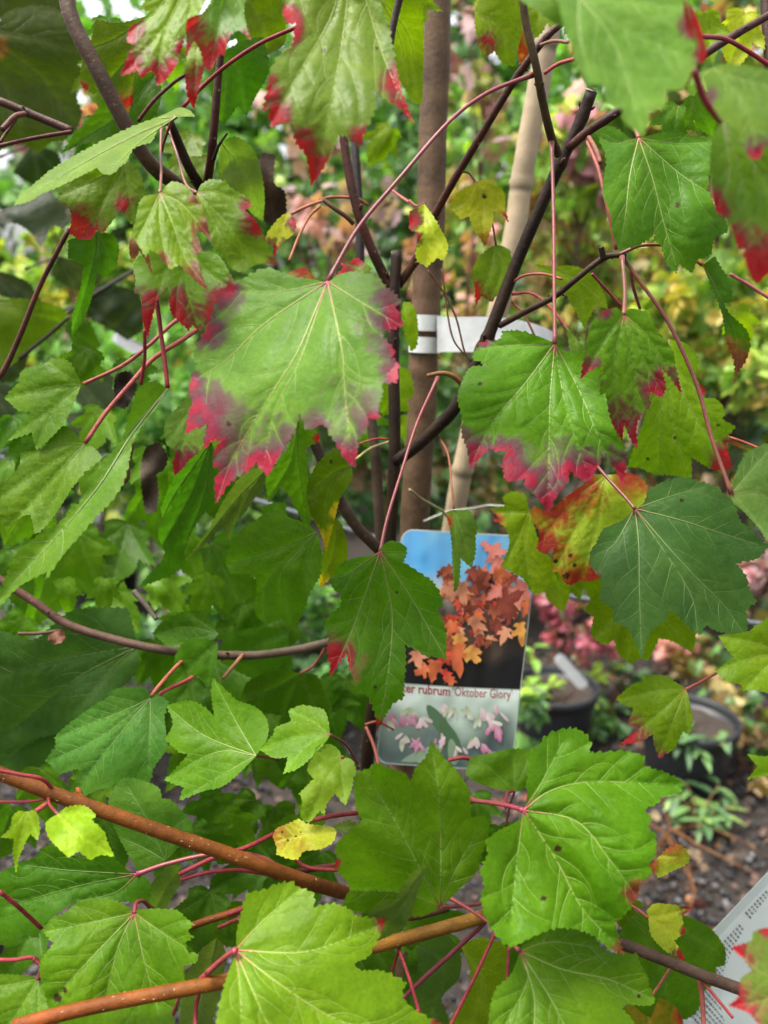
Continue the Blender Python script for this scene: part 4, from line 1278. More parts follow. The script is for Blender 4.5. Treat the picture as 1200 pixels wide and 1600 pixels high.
# the pair of small yellow green leaves
L([(250,302),(263,287),(274,284),(293,292),(307,310),(312,318),(317,327),(324,350),(330,376),(317,364),(304,361),(311,378),(316,393),(307,397),(313,424),(326,454),(310,443),(297,430),(280,413),(267,421),(257,410),(247,397),(233,390),(228,402),(213,378),(206,366),(213,340),(217,318),(227,306)],
  [[(270,350),(290,405),(324,449)],[(285,320),(325,368)],[(232,340),(215,372)],[(250,350),(262,415)]], .505, g=(.05,-.7), c=(0.205,0.345,0.032), pal='b', red=[(322,360,22),(312,385,14),(318,440,26),(302,425,16),(255,405,12),(307,310,10)], fold=.2, pet=[(252,270),(251,235),(252,200)], pd=.58, petc=(.38,.10,.07), puff=1.5, vc=(.30,.36,.12))
L([(222,372),(228,390),(234,405),(237,427),(226,404),(218,392),(211,405),(203,400),(203,372),(212,360)], [[(230,410)]], .51, g=(0,-.3), c='lime', pal='b', red=[(232,410,24),(207,388,18)], sec=False)
L([(308,302),(313,290),(330,280),(353,284),(360,294),(378,303),(394,319),(383,329),(400,346),(412,368),(434,414),(405,412),(378,424),(360,419),(350,402),(338,392),(325,372),(318,350),(308,330),(302,315)],
  [[(345,340),(385,385),(428,412)],[(340,300),(390,318)],[(330,340),(365,415)]], .525, g=(0,-.5), c=(0.17,0.32,0.032), pal='r', red=[(400,350,22),(388,320,13),(425,412,12,.8)], pet=[(290,287),(278,245),(262,200)], pd=.58, petc=(.34,.09,.06), puff=1.2)
L([(300,392),(340,398),(362,432),(372,442),(358,455),(340,470),(328,500),(313,517),(300,508),(295,517),(281,503),(268,490),(264,466),(262,448),(254,456),(247,468),(239,492),(231,531),(223,500),(220,463),(210,457),(212,437),(208,415),(225,395),(260,385)],
  [[(290,440),(310,512)],[(320,420),(360,450)],[(260,420),(232,520)],[(280,440),(275,490)]], .56, g=(0,-.45), c=(0.14,0.28,0.030), pal='r', red=[(230,500,40),(283,492,34),(272,468,20),(350,465,24),(330,490,14),(235,470,18)])
# left side greens
L([(126,601),(117,580),(110,567),(97,560),(80,560),(67,570),(53,572),(33,580),(30,597),(18,608),(7,622),(20,634),(30,642),(50,644),(40,653),(33,662),(22,676),(12,689),(50,676),(53,690),(57,703),(73,690),(90,673),(103,657),(114,632)],
  [[(70,607),(10,622)],[(90,630),(58,698)],[(100,585),(75,565)],[(80,640),(18,682)]], .585, g=(.1,-.25), c='mid', fold=.2)
L([(132,694),(107,667),(83,673),(67,700),(33,707),(30,727),(13,753),(-10,772),(-20,790),(10,830),(27,811),(47,803),(55,834),(63,830),(80,812),(100,783),(117,757),(150,733),(160,713),(143,697)],
  [[(80,750),(15,822)],[(110,730),(65,822)],[(90,695),(35,715)],[(60,735),(-10,785)]], .58, g=(.1,-.45), c='mid', fold=.2)
L([(262,608),(247,598),(233,597),(217,607),(210,622),(203,645),(197,667),(187,693),(162,716),(128,743),(124,763),(131,773),(122,787),(111,790),(97,813),(57,838),(36,855),(20,873),(13,890),(0,927),(-12,962),(20,925),(40,910),(73,893),(72,906),(87,883),(107,857),(130,831),(147,811),(167,790),(188,764),(200,730),(208,690),(228,657),(252,628)],
  [[(205,680),(150,765),(60,870),(-5,940)],[(215,660),(140,740)],[(190,720),(125,800)]], .55, g=(.25,-.55), c=(0.105,0.23,0.042), fold=.35, vc=(.2,.28,.1), puff=.8, amp=.75)
L([(320,600),(300,610),(285,630),(267,647),(257,663),(260,693),(273,707),(270,725),(273,744),(287,730),(297,717),(307,710),(317,697),(322,667),(328,630)], [[(295,660),(275,738)],[(290,650),(262,690)]], .56, g=(.05,-.3), c='pale', pal='m', red=[(276,730,28),(295,712,14)])
L([(330,690),(300,704),(268,755),(252,792),(253,810),(247,837),(257,867),(233,897),(216,918),(257,903),(280,890),(288,862),(300,830),(320,800),(335,785),(350,740)], [[(300,770),(255,850),(222,912)],[(275,770),(252,815)],[(320,770),(290,850)]], .64, g=(.2,.35), c='deep', fold=.3)
L([(415,735),(395,732),(370,752),(345,790),(325,830),(287,880),(317,853),(340,830),(347,817),(358,850),(366,820),(383,800),(400,775),(415,755)], [[(370,780),(330,830),(292,875)],[(385,780),(360,842)]], .66, g=(.2,.5), c=(0.075,0.135,0.05), fold=.2)
L([(494,832),(477,817),(450,807),(447,787),(430,785),(410,793),(409,806),(390,818),(370,836),(357,860),(352,877),(360,896),(384,897),(400,903),(401,920),(398,950),(404,965),(415,976),(430,970),(442,965),(453,988),(470,965),(485,925),(500,900),(503,870),(500,848)],
  [[(440,900),(455,978)],[(430,860),(358,882)],[(478,880),(480,920)],[(455,815),(432,792)],[(420,905),(412,965)]], .60, g=(.1,.05), c=(0.060,0.165,0.020), puff=.9, fold=.15)
L([(467,648),(483,668),(497,675),(498,691),(476,700),(482,750),(490,792),(480,830),(465,800),(452,775),(440,760),(420,785),(415,750),(432,728),(455,690)], [[(465,710),(480,815)],[(455,720),(422,775)]], .62, g=(.1,.1), c='mid', pal='r', red=[(497,685,8)])
L([(548,728),(530,703),(517,704),(500,720),(493,728),(480,760),(484,800),(500,830),(510,862),(523,812),(530,782),(538,768),(550,747)], [[(515,765),(508,850)],[(520,740),(485,770)]], .63, g=(.1,.15), c='olive', pal='y', red=[(512,850,24),(526,800,12)], spots=[(517,721,3)])
L([(527,808),(538,830),(543,871),(520,900),(500,918),(498,885),(506,860),(512,830)], [[(522,860),(502,912)]], .66, g=(0,.3), c='olive', sec=False, pal='y', red=[(500,912,14)])
# the leaf hanging in front of the picture label
L([(594,862),(598,852),(613,845),(633,853),(635,867),(630,878),(653,893),(677,910),(690,933),(692,947),(683,950),(690,965),(695,980),(697,1004),(697,1030),(687,1027),(667,1025),(653,1017),(633,1007),(634,1035),(632,1060),(630,1092),(617,1097),(608,1108),(600,1123),(590,1139),(586,1117),(580,1100),(570,1083),(551,1080),(553,1066),(546,1043),(543,1020),(530,1035),(516,1058),(516,1036),(511,1017),(513,993),(507,983),(513,963),(530,950),(532,932),(517,913),(523,897),(530,883),(550,873),(578,868)],
  [[(611,945),(612,1000),(603,1075),(591,1134)],[(570,930),(548,990),(522,1048)],[(640,930),(680,1000),(694,1024)],[(545,895),(525,905)],[(630,862)]],
  .56, g=(.05,-.15), c=(0.066,0.180,0.020), pal='r', red=[(522,1035,36),(590,1132,12,.8)], pet=[(605,810),(628,735),(652,660),(684,590)], pd=.68, petw=6, petc=(.36,.05,.07), spots=[(586,1074,2.5),(620,925,2)], fold=.12, vc=(.24,.32,.09))
L([(709,797),(697,800),(702,823),(706,850),(707,885),(710,927),(717,912),(720,872),(728,880),(737,887),(743,863),(743,840),(745,820),(733,797)], [[(712,850),(711,915)],[(725,840),(736,878)]], .66, g=(.1,-.1), c='pale', pal='o', red=[(699,815,8)])
# right hand red tipped leaf, folded
L([(867,537),(888,550),(910,553),(925,562),(938,577),(945,610),(955,660),(978,705),(974,760),(962,733),(946,712),(938,690),(940,715),(930,735),(920,752),(902,745),(889,732),(888,750),(873,770),(856,801),(842,780),(820,760),(822,746),(806,752),(790,750),(785,722),(797,697),(785,706),(764,700),(750,716),(735,733),(730,702),(721,675),(722,650),(715,625),(720,601),(735,574),(764,572),(738,560),(742,548),(755,534),(780,530),(786,517),(814,517),(848,528)],
  [[(860,620),(858,700),(856,795)],[(820,600),(770,660),(738,722)],[(905,610),(938,690),(968,752)],[(800,540),(750,545)],[(885,640),(920,745)]],
  .54, g=(0,-.45), c=(0.088,0.215,0.034), fold=.0, puff=1.25, pal='p', red=[(742,715,34),(785,710,26),(797,735,26),(856,780,46),(825,745,30),(885,735,30),(920,735,32),(970,740,32),(862,740,50,.6),(755,528,14)], pet=[(866,450),(865,340),(862,222)], pd=.58, petw=6.5, petc=(.40,.085,.10), spots=[(750,600,3)], vc=(.26,.35,.12), warp=1.5)
L([(975,492),(985,482),(1015,490),(1025,515),(1050,545),(1056,573),(1062,600),(1066,617),(1045,587),(1030,571),(1040,600),(1036,621),(1012,612),(1015,635),(996,660),(996,701),(985,686),(975,660),(971,703),(957,680),(945,656),(937,630),(940,590),(945,570),(925,577),(907,593),(914,550),(925,505),(943,486),(964,480)],
  [[(960,570),(965,650),(970,698)],[(990,570),(995,690)],[(1015,530),(1062,612)],[(945,530),(910,588)],[(1005,560),(1036,615)]],
  .535, g=(0,-.1), c='mid', pal='m', red=[(965,680,50),(995,680,36),(1030,610,32),(912,585,26),(1060,605,18),(945,485,12)], pet=[(976,450),(972,402)], pd=.575, petw=7, petc=(.36,.09,.07), fold=.25, puff=1.4)
L([(1045,530),(1068,535),(1083,548),(1092,563),(1087,588),(1103,610),(1096,622),(1120,624),(1133,643),(1128,655),(1150,667),(1137,681),(1160,695),(1181,708),(1160,701),(1133,690),(1138,710),(1144,731),(1120,735),(1100,727),(1080,713),(1081,747),(1050,743),(1020,740),(1000,731),(980,730),(990,700),(1005,660),(1020,600),(1030,560)],
  [[(1035,640),(1030,735)],[(1070,620),(1110,680),(1170,705)],[(1060,580),(1100,612)],[(1050,660),(1078,740)]], .66, g=(.1,-.2), c=(0.175,0.31,0.022), pal='r', red=[(1138,715,26),(1100,610,10)], spots=[(1055,684,2.5),(1122,665,2.5),(1012,717,2.5)], vc=(.30,.36,.08))
# large dull green leaf at the right
L([(992,795),(1010,783),(1013,767),(1028,757),(1047,750),(1067,745),(1090,752),(1110,757),(1133,773),(1148,790),(1156,812),(1180,835),(1201,853),(1183,873),(1163,877),(1150,881),(1166,900),(1170,917),(1182,941),(1166,953),(1168,975),(1165,998),(1140,990),(1123,987),(1103,977),(1093,993),(1077,980),(1060,963),(1047,953),(1040,968),(1020,984),(1010,1000),(1003,1030),(993,1005),(980,981),(960,970),(957,950),(938,937),(940,910),(940,893),(923,887),(922,864),(933,847),(943,827),(965,817),(984,804)],
  [[(1050,862),(1090,905),(1130,945),(1163,992)],[(998,850),(999,920),(1002,1015)],[(1060,812),(1110,828),(1185,852)],[(1050,775),(1100,762)],[(960,850),(930,868)],[(1075,920),(1090,985)]],
  .60, g=(.05,-.4), c=(0.058,0.150,0.058), curl=.2, puff=.6, pet=[(975,775),(950,748),(930,725)], pd=.63, petw=6, petc=(.30,.06,.06), spots=[(1065,782,3)], vc=(.20,.30,.10), fold=.08)
L([(950,742),(987,740),(1010,757),(1006,785),(990,803),(965,817),(943,827),(933,847),(922,864),(924,886),(937,903),(923,908),(907,907),(892,914),(880,908),(874,895),(862,893),(863,870),(867,853),(850,866),(838,857),(843,833),(830,808),(833,790),(857,798),(880,780),(907,760),(930,742)],
  [[(905,815),(870,885)],[(930,830),(910,900)],[(900,780),(840,850)]], .65, g=(.1,-.2), c=(0.22,0.28,0.020), pal='o', red=[(850,850,36),(905,770,36),(870,800,36),(935,895,26),(900,905,26),(885,870,26,.6),(985,750,24)], spots=[(885,900,5),(891,868,3),(868,877,3),(898,883,3)])
L([(828,800),(820,772),(800,768),(785,777),(790,790),(767,795),(780,810),(770,812),(790,825),(796,850),(783,885),(805,897),(818,905),(830,926),(850,917),(863,900),(863,875),(846,860),(840,840)], [[(820,850),(830,920)],[(800,800),(775,800)],[(815,830),(790,880)]], .68, g=(.1,-.2), c=(0.165,0.31,0.022), pal='o', red=[(772,812,14)])
L([(995,930),(930,925),(913,953),(927,963),(923,993),(943,1007),(960,1000),(967,1023),(987,1038),(1000,1030),(1013,1033),(1030,997),(1053,1003),(1083,1021),(1087,993),(1090,950),(1050,920)], [[(985,1030)],[(1080,1012)],[(930,995)]], .67, g=(.1,0), c=(0.15,0.26,0.022))
L([(880,885),(865,894),(876,912),(887,921),(907,938),(911,915),(925,940),(942,952),(946,925),(930,895)], [[(905,930)]], .69, g=(0,0), c=(0.16,0.27,0.024), sec=False)
L([(1143,772),(1150,740),(1162,714),(1185,697),(1215,690),(1250,750),(1230,850),(1203,850),(1188,828),(1172,810),(1158,795),(1146,786)], [[(1185,770),(1230,790)],[(1170,740),(1205,700)],[(1165,795),(1200,840)]], .55, g=(.2,-.5), c=(0.085,0.19,0.06), pet=[(1112,685),(1088,600),(1045,505),(1000,440),(972,400)], pd=.59, petw=7, petc=(.30,.055,.055))
# small leaves low at the right
L([(1072,1077),(1057,1067),(1037,1055),(1003,1055),(1004,1065),(987,1070),(962,1092),(972,1100),(990,1107),(986,1118),(980,1131),(1000,1135),(985,1148),(967,1164),(993,1160),(1004,1157),(1020,1147),(1022,1163),(1030,1186),(1040,1178),(1053,1170),(1067,1143),(1078,1148),(1082,1122),(1078,1100)],
  [[(1030,1115),(975,1158)],[(1055,1120),(1030,1180)],[(1025,1080),(968,1093)],[(1072,1110),(1076,1140)]], .58, g=(.05,-.25), c=(0.125,0.26,0.028), pal='r', red=[(985,1150,26),(1030,1182,14,.7)], pet=[(1095,1065),(1128,1047)], pd=.60, petw=5, petc=(.35,.06,.05))
L([(1222,1020),(1210,950),(1197,967),(1180,978),(1167,987),(1123,993),(1132,1010),(1147,1027),(1117,1047),(1133,1063),(1157,1070),(1160,1080),(1178,1077),(1200,1082),(1225,1070)], [[(1170,1030),(1122,1047)],[(1180,1005),(1128,995)],[(1190,1050),(1165,1078)]], .57, g=(.1,-.3), c=(0.135,0.27,0.026))
L([(1235,1200),(1222,1180),(1195,1182),(1167,1178),(1177,1190),(1184,1198),(1167,1218),(1190,1213),(1205,1214),(1225,1215)], [[(1170,1216)]], .58, g=(0,-.3), c=(0.16,0.30,0.030), sec=False)
# the big glossy leaf at the lower right
L([(818,1266),(824,1245),(822,1226),(825,1212),(828,1180),(843,1168),(847,1156),(866,1143),(897,1138),(917,1149),(923,1163),(922,1176),(950,1175),(977,1173),(1007,1182),(1007,1198),(1040,1207),(1067,1223),(1060,1238),(1033,1245),(1030,1254),(1006,1264),(1017,1278),(1013,1293),(1023,1303),(1025,1330),(1017,1346),(1015,1366),(1000,1381),(995,1402),(975,1430),(960,1441),(966,1462),(975,1491),(950,1480),(925,1461),(900,1452),(870,1450),(840,1460),(810,1475),(795,1478),(775,1461),(760,1435),(752,1405),(757,1380),(750,1361),(762,1335),(760,1315),(775,1300),(798,1289),(812,1279)],
  [[(870,1345),(910,1420),(970,1484)],[(900,1283),(950,1340),(990,1395)],[(860,1236),(925,1222),(1055,1226)],[(845,1225),(880,1160)],[(808,1345),(798,1440)]],
  .505, g=(.05,-.42), c=(0.072,0.195,0.020), puff=1.5, pal='b', red=[(992,1395,16),(972,1486,16)], pet=[(790,1258),(735,1250)], pd=.54, petw=8, petc=(.42,.045,.085), spots=[(872,1326,5),(850,1403,4)], vc=(.28,.36,.10), warp=1.4)
L([(804,1237),(770,1231),(740,1220),(727,1210),(730,1198),(737,1184),(760,1178),(800,1170),(832,1174),(830,1200),(822,1228)], [[(803,1180)],[(760,1195)],[(825,1190)]], .63, g=(.1,-.2), c='mid', pet=[(797,1258),(790,1292)], pd=.64, petw=4)
L([(688,1418),(700,1407),(727,1380),(747,1360),(750,1340),(762,1313),(762,1283),(753,1275),(735,1277),(733,1237),(720,1213),(707,1197),(693,1183),(673,1157),(667,1180),(650,1200),(642,1221),(630,1207),(613,1202),(587,1191),(577,1200),(557,1210),(553,1233),(557,1263),(565,1282),(545,1300),(525,1320),(527,1343),(520,1354),(535,1370),(547,1387),(538,1407),(543,1421),(573,1427),(617,1422),(653,1432),(675,1425)],
  [[(689,1330),(686,1240),(674,1165)],[(650,1345),(610,1270),(568,1207)],[(630,1395),(550,1392)],[(712,1360),(745,1300)]], .53, g=(.1,.55), c=(0.086,0.205,0.024), puff=1.0, vc=(.27,.35,.11), pet=[(720,1416),(755,1412)], pd=.60, petw=7, petc=(.33,.04,.06), pal='r', red=[(524,1350,8)])
# bottom edge
L([(368,1485),(370,1455),(380,1416),(383,1404),(392,1394),(415,1390),(430,1382),(455,1378),(465,1386),(488,1395),(491,1417),(520,1412),(545,1420),(556,1430),(599,1437),(594,1460),(583,1480),(575,1495),(554,1504),(562,1516),(598,1517),(634,1535),(630,1560),(657,1583),(690,1600),(660,1630),(600,1650),(500,1670),(400,1680),(350,1660),(338,1602),(345,1560),(355,1525)],
  [[(480,1487),(592,1447)],[(440,1540),(530,1595),(640,1620)],[(400,1560),(440,1650)],[(375,1545),(380,1660)],[(410,1440),(470,1388)]], .465, g=(.1,-.5), c=(0.172,0.318,0.036), puff=.8, pal='r', red=[(597,1440,14,.9),(688,1600,12)], petc=(.50,.06,.09), vc=(.30,.38,.09), pet=[(350,1497),(325,1520)], pd=.50, petw=9)
L([(210,1427),(217,1421),(247,1420),(277,1422),(284,1429),(302,1443),(293,1457),(303,1463),(291,1473),(293,1487),(310,1491),(307,1503),(287,1510),(288,1533),(283,1547),(280,1573),(272,1595),(275,1640),(180,1660),(100,1640),(80,1590),(70,1550),(62,1508),(83,1474),(74,1463),(64,1455),(83,1433),(100,1428),(120,1410),(143,1405),(173,1405),(198,1416)],
  [[(185,1480),(165,1560)],[(140,1500),(85,1560)],[(225,1500),(245,1570)],[(150,1440),(70,1457)],[(250,1455),(305,1490)]], .535, g=(.05,-.5), c=(0.090,0.215,0.024), puff=1.1, pet=[(213,1411),(224,1408),(236,1420)], pd=.56, petw=7, petc=(.36,.04,.06), spots=[(90,1559,6),(101,1547,4)], vc=(.27,.36,.10))
L([(60,1530),(45,1525),(0,1522),(-40,1525),(-60,1600),(0,1660),(70,1630),(86,1590),(83,1563),(75,1545)], [[(20,1595),(-20,1640)],[(60,1590),(50,1640)],[(10,1540),(-40,1545)]], .52, g=(.1,-.5), c='mid', pet=[(64,1510),(52,1498)], pd=.52, petw=7)
L([(214,1366),(200,1360),(180,1343),(160,1337),(130,1338),(100,1333),(84,1320),(63,1327),(57,1338),(27,1350),(0,1364),(-30,1390),(-20,1440),(12,1481),(30,1460),(60,1466),(70,1443),(117,1410),(150,1405),(187,1408),(233,1413),(236,1390),(230,1372)],
  [[(120,1385),(15,1415)],[(180,1395),(120,1408)],[(110,1360),(40,1352)]], .575, g=(.1,-.2), c=(0.048,0.135,0.020), pet=[(260,1350),(330,1335),(400,1337),(450,1365),(465,1385)], pd=.59, petw=8, petc=(.40,.04,.085))
L([(90,1272),(103,1262),(127,1258),(143,1266),(150,1275),(143,1281),(163,1300),(167,1313),(179,1339),(158,1336),(141,1344),(123,1330),(107,1340),(93,1327),(77,1310),(71,1290),(77,1280)], [[(125,1305),(172,1335)],[(110,1305),(108,1336)],[(120,1270),(148,1275)]], .50, g=(.1,-.7), c=(0.25,0.39,0.042), pet=[(78,1258),(76,1248)], pd=.525, petw=5)
L([(42,1268),(52,1265),(60,1275),(62,1300),(58,1313),(47,1303),(40,1316),(30,1340),(25,1364),(20,1335),(22,1311),(1,1308),(15,1294),(20,1275),(30,1267)], [[(35,1310),(25,1355)],[(50,1285),(59,1308)],[(25,1290),(4,1307)]], .51, g=(.1,-.5), c=(0.20,0.38,0.030), sec=False)
L([(400,1181),(418,1152),(417,1125),(400,1105),(372,1095),(355,1080),(332,1058),(330,1085),(335,1120),(320,1105),(295,1095),(260,1102),(270,1130),(258,1155),(280,1175),(294,1178),(280,1195),(256,1219),(272,1225),(287,1230),(280,1251),(318,1236),(345,1230),(366,1215),(385,1197)],
  [[(340,1175),(262,1215)],[(370,1130),(335,1065)],[(320,1150),(262,1105)],[(365,1200),(290,1245)]], .59, g=(-.1,-.5), c=(0.110,0.25,0.034), pet=[(418,1183),(435,1186)], pd=.63, fold=.2, vc=(.30,.36,.14))
L([(515,1148),(513,1127),(507,1110),(493,1105),(470,1102),(450,1110),(455,1127),(430,1137),(427,1148),(404,1170),(427,1184),(450,1183),(443,1209),(467,1200),(493,1177),(508,1160)], [[(465,1150),(408,1170)],[(480,1165),(446,1203)],[(485,1125),(453,1112)]], .575, g=(0,-.7), c=(0.165,0.33,0.048), pet=[(540,1163),(558,1192)], pd=.63, petw=5, petc=(.26,.05,.04))
L([(535,1183),(530,1173),(517,1163),(497,1165),(490,1181),(480,1202),(490,1217),(467,1240),(472,1251),(470,1277),(483,1286),(500,1267),(507,1274),(510,1257),(523,1240),(540,1259),(550,1231),(552,1213),(557,1207),(550,1187)], [[(510,1220),(483,1280)],[(535,1220),(541,1252)],[(510,1185),(495,1170)]], .565, g=(0,-.7), c=(0.165,0.33,0.052), pet=[(550,1190),(560,1200)], pd=.62, petw=5, petc=(.26,.05,.04))
L([(526,1300),(517,1292),(480,1287),(467,1280),(450,1287),(432,1295),(427,1308),(432,1322),(432,1335),(446,1340),(464,1343),(475,1330),(500,1327),(520,1316)], [[(480,1305),(432,1315)]], .55, g=(0,-.8), c=(0.23,0.26,0.02), pal='o', red=[(440,1305,22,.6),(470,1320,16,.4)], spots=[(450,1313,1.8),(462,1307,1.6),(441,1300,1.6),(470,1300,1.5)], label='yellow leaf dotted with brown')
L([(575,1297),(560,1288),(545,1282),(520,1290),(530,1300),(555,1300)], [[(530,1292)]], .58, g=(0,-.3), c='under', sec=False)
L([(667,1352),(657,1353),(633,1377),(617,1407),(600,1406),(583,1417),(570,1434),(590,1440),(593,1457),(587,1471),(607,1463),(627,1453),(637,1440),(647,1413),(653,1393)], [[(640,1400),(600,1455)],[(620,1410),(578,1430)]], .50, g=(.1,.5), c=(0.105,0.17,0.055), fold=.3, pal='r', red=[(597,1438,8,.8)])
L([(235,1091),(230,1077),(207,1073),(180,1077),(167,1090),(150,1100),(115,1125),(87,1150),(87,1164),(71,1188),(93,1210),(123,1200),(112,1240),(133,1243),(160,1232),(200,1235),(233,1222),(240,1200),(260,1170),(260,1147),(257,1120),(264,1097),(250,1087)],
  [[(185,1150),(118,1236)],[(195,1110),(95,1150)],[(235,1130),(232,1200)],[(160,1150),(78,1190)]], .64, g=(0,-.35), c=(0.066,0.175,0.040), vc=(.20,.30,.11))
L([(215,1010),(207,975),(200,950),(145,950),(110,955),(85,975),(50,1000),(0,985),(-40,990),(-40,1150),(0,1172),(50,1155),(90,1145),(125,1120),(170,1085),(195,1070),(217,1040)], [[(120,1060),(20,1140)],[(150,985),(90,970)],[(180,1040),(120,1110)],[(100,1030),(-20,1060)]], .74, g=(.1,.1), c='blue', puff=.7)
L([(150,1080),(135,1120),(112,1160),(85,1190),(60,1215),(20,1210),(-20,1190),(-30,1120),(20,1100),(90,1080)], [[(80,1130),(10,1190)]], .78, g=(.1,.1), c='blue', puff=.7)
L([(258,1345),(280,1322),(297,1303),(300,1288),(287,1270),(267,1250),(253,1247),(247,1230),(213,1217),(187,1220),(168,1262),(182,1300),(200,1335),(215,1360),(240,1352)], [[(235,1290),(200,1230)],[(268,1300),(290,1280)],[(225,1325),(190,1310)]], .61, g=(0,.3), c=(0.075,0.185,0.040), puff=.7, vc=(.2,.3,.13))
L([(283,1356),(268,1350),(240,1375),(232,1400),(237,1418),(258,1421),(270,1400),(284,1376)], [[(262,1385),(245,1415)]], .59, g=(.2,.3), c='under', sec=False)
L([(342,991),(330,970),(315,956),(290,955),(265,965),(250,975),(238,990),(262,1008),(290,1012),(325,1005)], [[(290,980),(245,992)],[(310,970),(292,958)],[(310,998),(275,1008)]], .70, g=(0,-.1), c='deep')
L([(340,1004),(320,998),(292,1000),(276,1020),(268,1050),(250,1086),(278,1070),(309,1054),(325,1071),(335,1045),(340,1020)], [[(310,1030),(258,1080)],[(330,1030),(326,1064)]], .69, g=(0,-.1), c=(0.055,0.15,0.022))
L([(470,1052),(430,1048),(390,1063),(375,1090),(400,1110),(440,1118),(430,1150),(462,1150),(480,1130),(500,1141),(515,1110),(506,1080),(495,1056)], [[(450,1100),(440,1145)],[(430,1075),(382,1090)],[(485,1090),(500,1130)]], .78, g=(0,.1), c='deep')
L([(450,985),(400,980),(350,1000),(345,1035),(400,1060),(440,1040),(450,1010)], [[(400,1010),(350,1030)]], .79, g=(0,.1), c='deep')
# lower right pair
L([(812,1486),(818,1476),(830,1470),(845,1455),(870,1448),(900,1450),(925,1462),(945,1484),(975,1492),(995,1489),(1000,1505),(1012,1526),(1014,1540),(1023,1561),(1015,1571),(980,1570),(972,1576),(985,1590),(1000,1610),(960,1650),(880,1665),(800,1650),(770,1620),(764,1594),(767,1570),(775,1545),(797,1524),(807,1503)],
  [[(880,1515),(950,1530),(1015,1560)],[(860,1560),(900,1640)],[(835,1560),(830,1650)],[(825,1530),(790,1600)],[(860,1472),(930,1480)]], .50, g=(.05,-.5), c=(0.078,0.195,0.028), pet=[(775,1450),(740,1425),(702,1402)], pd=.56, petw=7, petc=(.36,.05,.06), puff=1.2, spots=[(998,1557,3)], vc=(.28,.36,.12))
L([(1013,1434),(1010,1423),(1023,1412),(1047,1413),(1083,1418),(1067,1433),(1071,1457),(1053,1470),(1063,1483),(1071,1502),(1047,1490),(1033,1480),(1017,1460)], [[(1045,1455),(1068,1495)],[(1040,1430),(1078,1420)]], .60, g=(.1,-.2), c='yellow', pal='r', red=[(1082,1420,16),(1066,1495,14),(1072,1455,8)], pet=[(995,1420),(980,1412)], pd=.62, petw=5)
L([(1030,1338),(1047,1322),(1063,1320),(1077,1337),(1073,1350),(1053,1360),(1030,1372),(1013,1353)], [[(1055,1340)]], .64, g=(0,-.3), c='yellow', pal='o', red=[(1050,1325,20,.8),(1015,1352,14)], sec=False)
L([(987,1433),(1030,1425),(1067,1430),(1107,1448),(1132,1480),(1133,1508),(1118,1512),(1120,1534),(1100,1550),(1087,1583),(1040,1600),(990,1570),(970,1530),(965,1470)], [[(1050,1490),(1110,1540)],[(1030,1500),(1050,1590)],[(1060,1455),(1125,1490)]], .66, g=(.1,.1), c=(0.055,0.145,0.018), puff=1.2)
L([(1010,1560),(980,1570),(960,1600),(970,1640),(1040,1650),(1075,1620),(1060,1580),(1040,1562)], [[(1010,1620)]], .68, g=(0,0), c='olive', pal='o', red=[(1015,1580,26,.6),(1065,1590,16)], sec=False)
L([(1200,1450),(1177,1457),(1173,1470),(1143,1480),(1152,1490),(1161,1497),(1175,1517),(1157,1530),(1154,1557),(1138,1571),(1170,1583),(1183,1598),(1200,1610),(1240,1620),(1260,1540),(1250,1460)], [[(1190,1520),(1150,1485)],[(1200,1560),(1145,1572)]], .40, g=(.1,-.4), c=(0.11,0.17,0.04), pal='r', red=[(1150,1485,22),(1155,1572,34),(1170,1500,20,.6),(1200,1455,12)], b=(1235,1530))
L([(720,1478),(750,1465),(790,1474),(795,1530),(778,1600),(740,1650),(690,1625),(710,1580),(728,1562),(735,1520)], [[(755,1540),(730,1620)]], .66, g=(0,.1), c=(0.13,0.22,0.020))
L([(650,1478),(700,1460),(720,1490),(716,1530),(690,1560),(702,1600),(680,1650),(650,1620),(640,1560),(652,1520)], [[(690,1510),(670,1630)]], .68, g=(0,.3), c=(0.055,0.12,0.040))
L([(340,1465),(352,1490),(342,1560),(320,1630),(280,1625),(285,1545),(310,1490)], [[(325,1530),(300,1610)]], .60, g=(0,.4), c='under')
# right edge and top right
L([(905,-5),(870,-25),(875,15),(883,48),(893,72),(900,98),(917,131),(943,131),(947,160),(973,170),(974,187),(987,200),(1003,213),(1013,193),(1014,177),(1040,167),(1041,141),(1067,140),(1080,112),(1091,94),(1083,62),(1073,50),(1068,20),(1066,-10),(1060,-40),(1000,-65),(930,-60)],
  [[(960,70),(1002,205)],[(990,50),(1085,92)],[(905,50),(922,125)],[(980,0),(1060,10)]], .345, g=(.1,-.75), c=(0.130,0.275,0.062), puff=.9, pal='m', red=[(1078,45,18,.9),(1090,85,12,.8)], warp=1.4)
L([(860,-35),(820,-45),(812,0),(835,14),(852,27),(870,39),(890,45),(897,30),(884,10)], [[(880,25)]], .35, g=(.2,-.5), c='pale', sec=False)
L([(1070,-8),(1086,20),(1098,55),(1104,85),(1095,101),(1086,82),(1070,58),(1062,35)], [[(1085,50),(1096,95)]], .36, g=(0,-.3), c='olive', pal='r', red=[(1085,40,40),(1096,90,26)], sec=False)
L([(1115,105),(1140,100),(1200,108),(1240,110),(1245,220),(1198,226),(1188,246),(1173,248),(1158,225),(1148,200),(1128,188),(1112,160),(1095,118)], [[(1160,160),(1185,240)],[(1150,120),(1235,140)]], .335, g=(.1,-.7), c=(0.130,0.25,0.065), pal='p', red=[(1182,240,22),(1112,150,12,.6)], puff=1.2)
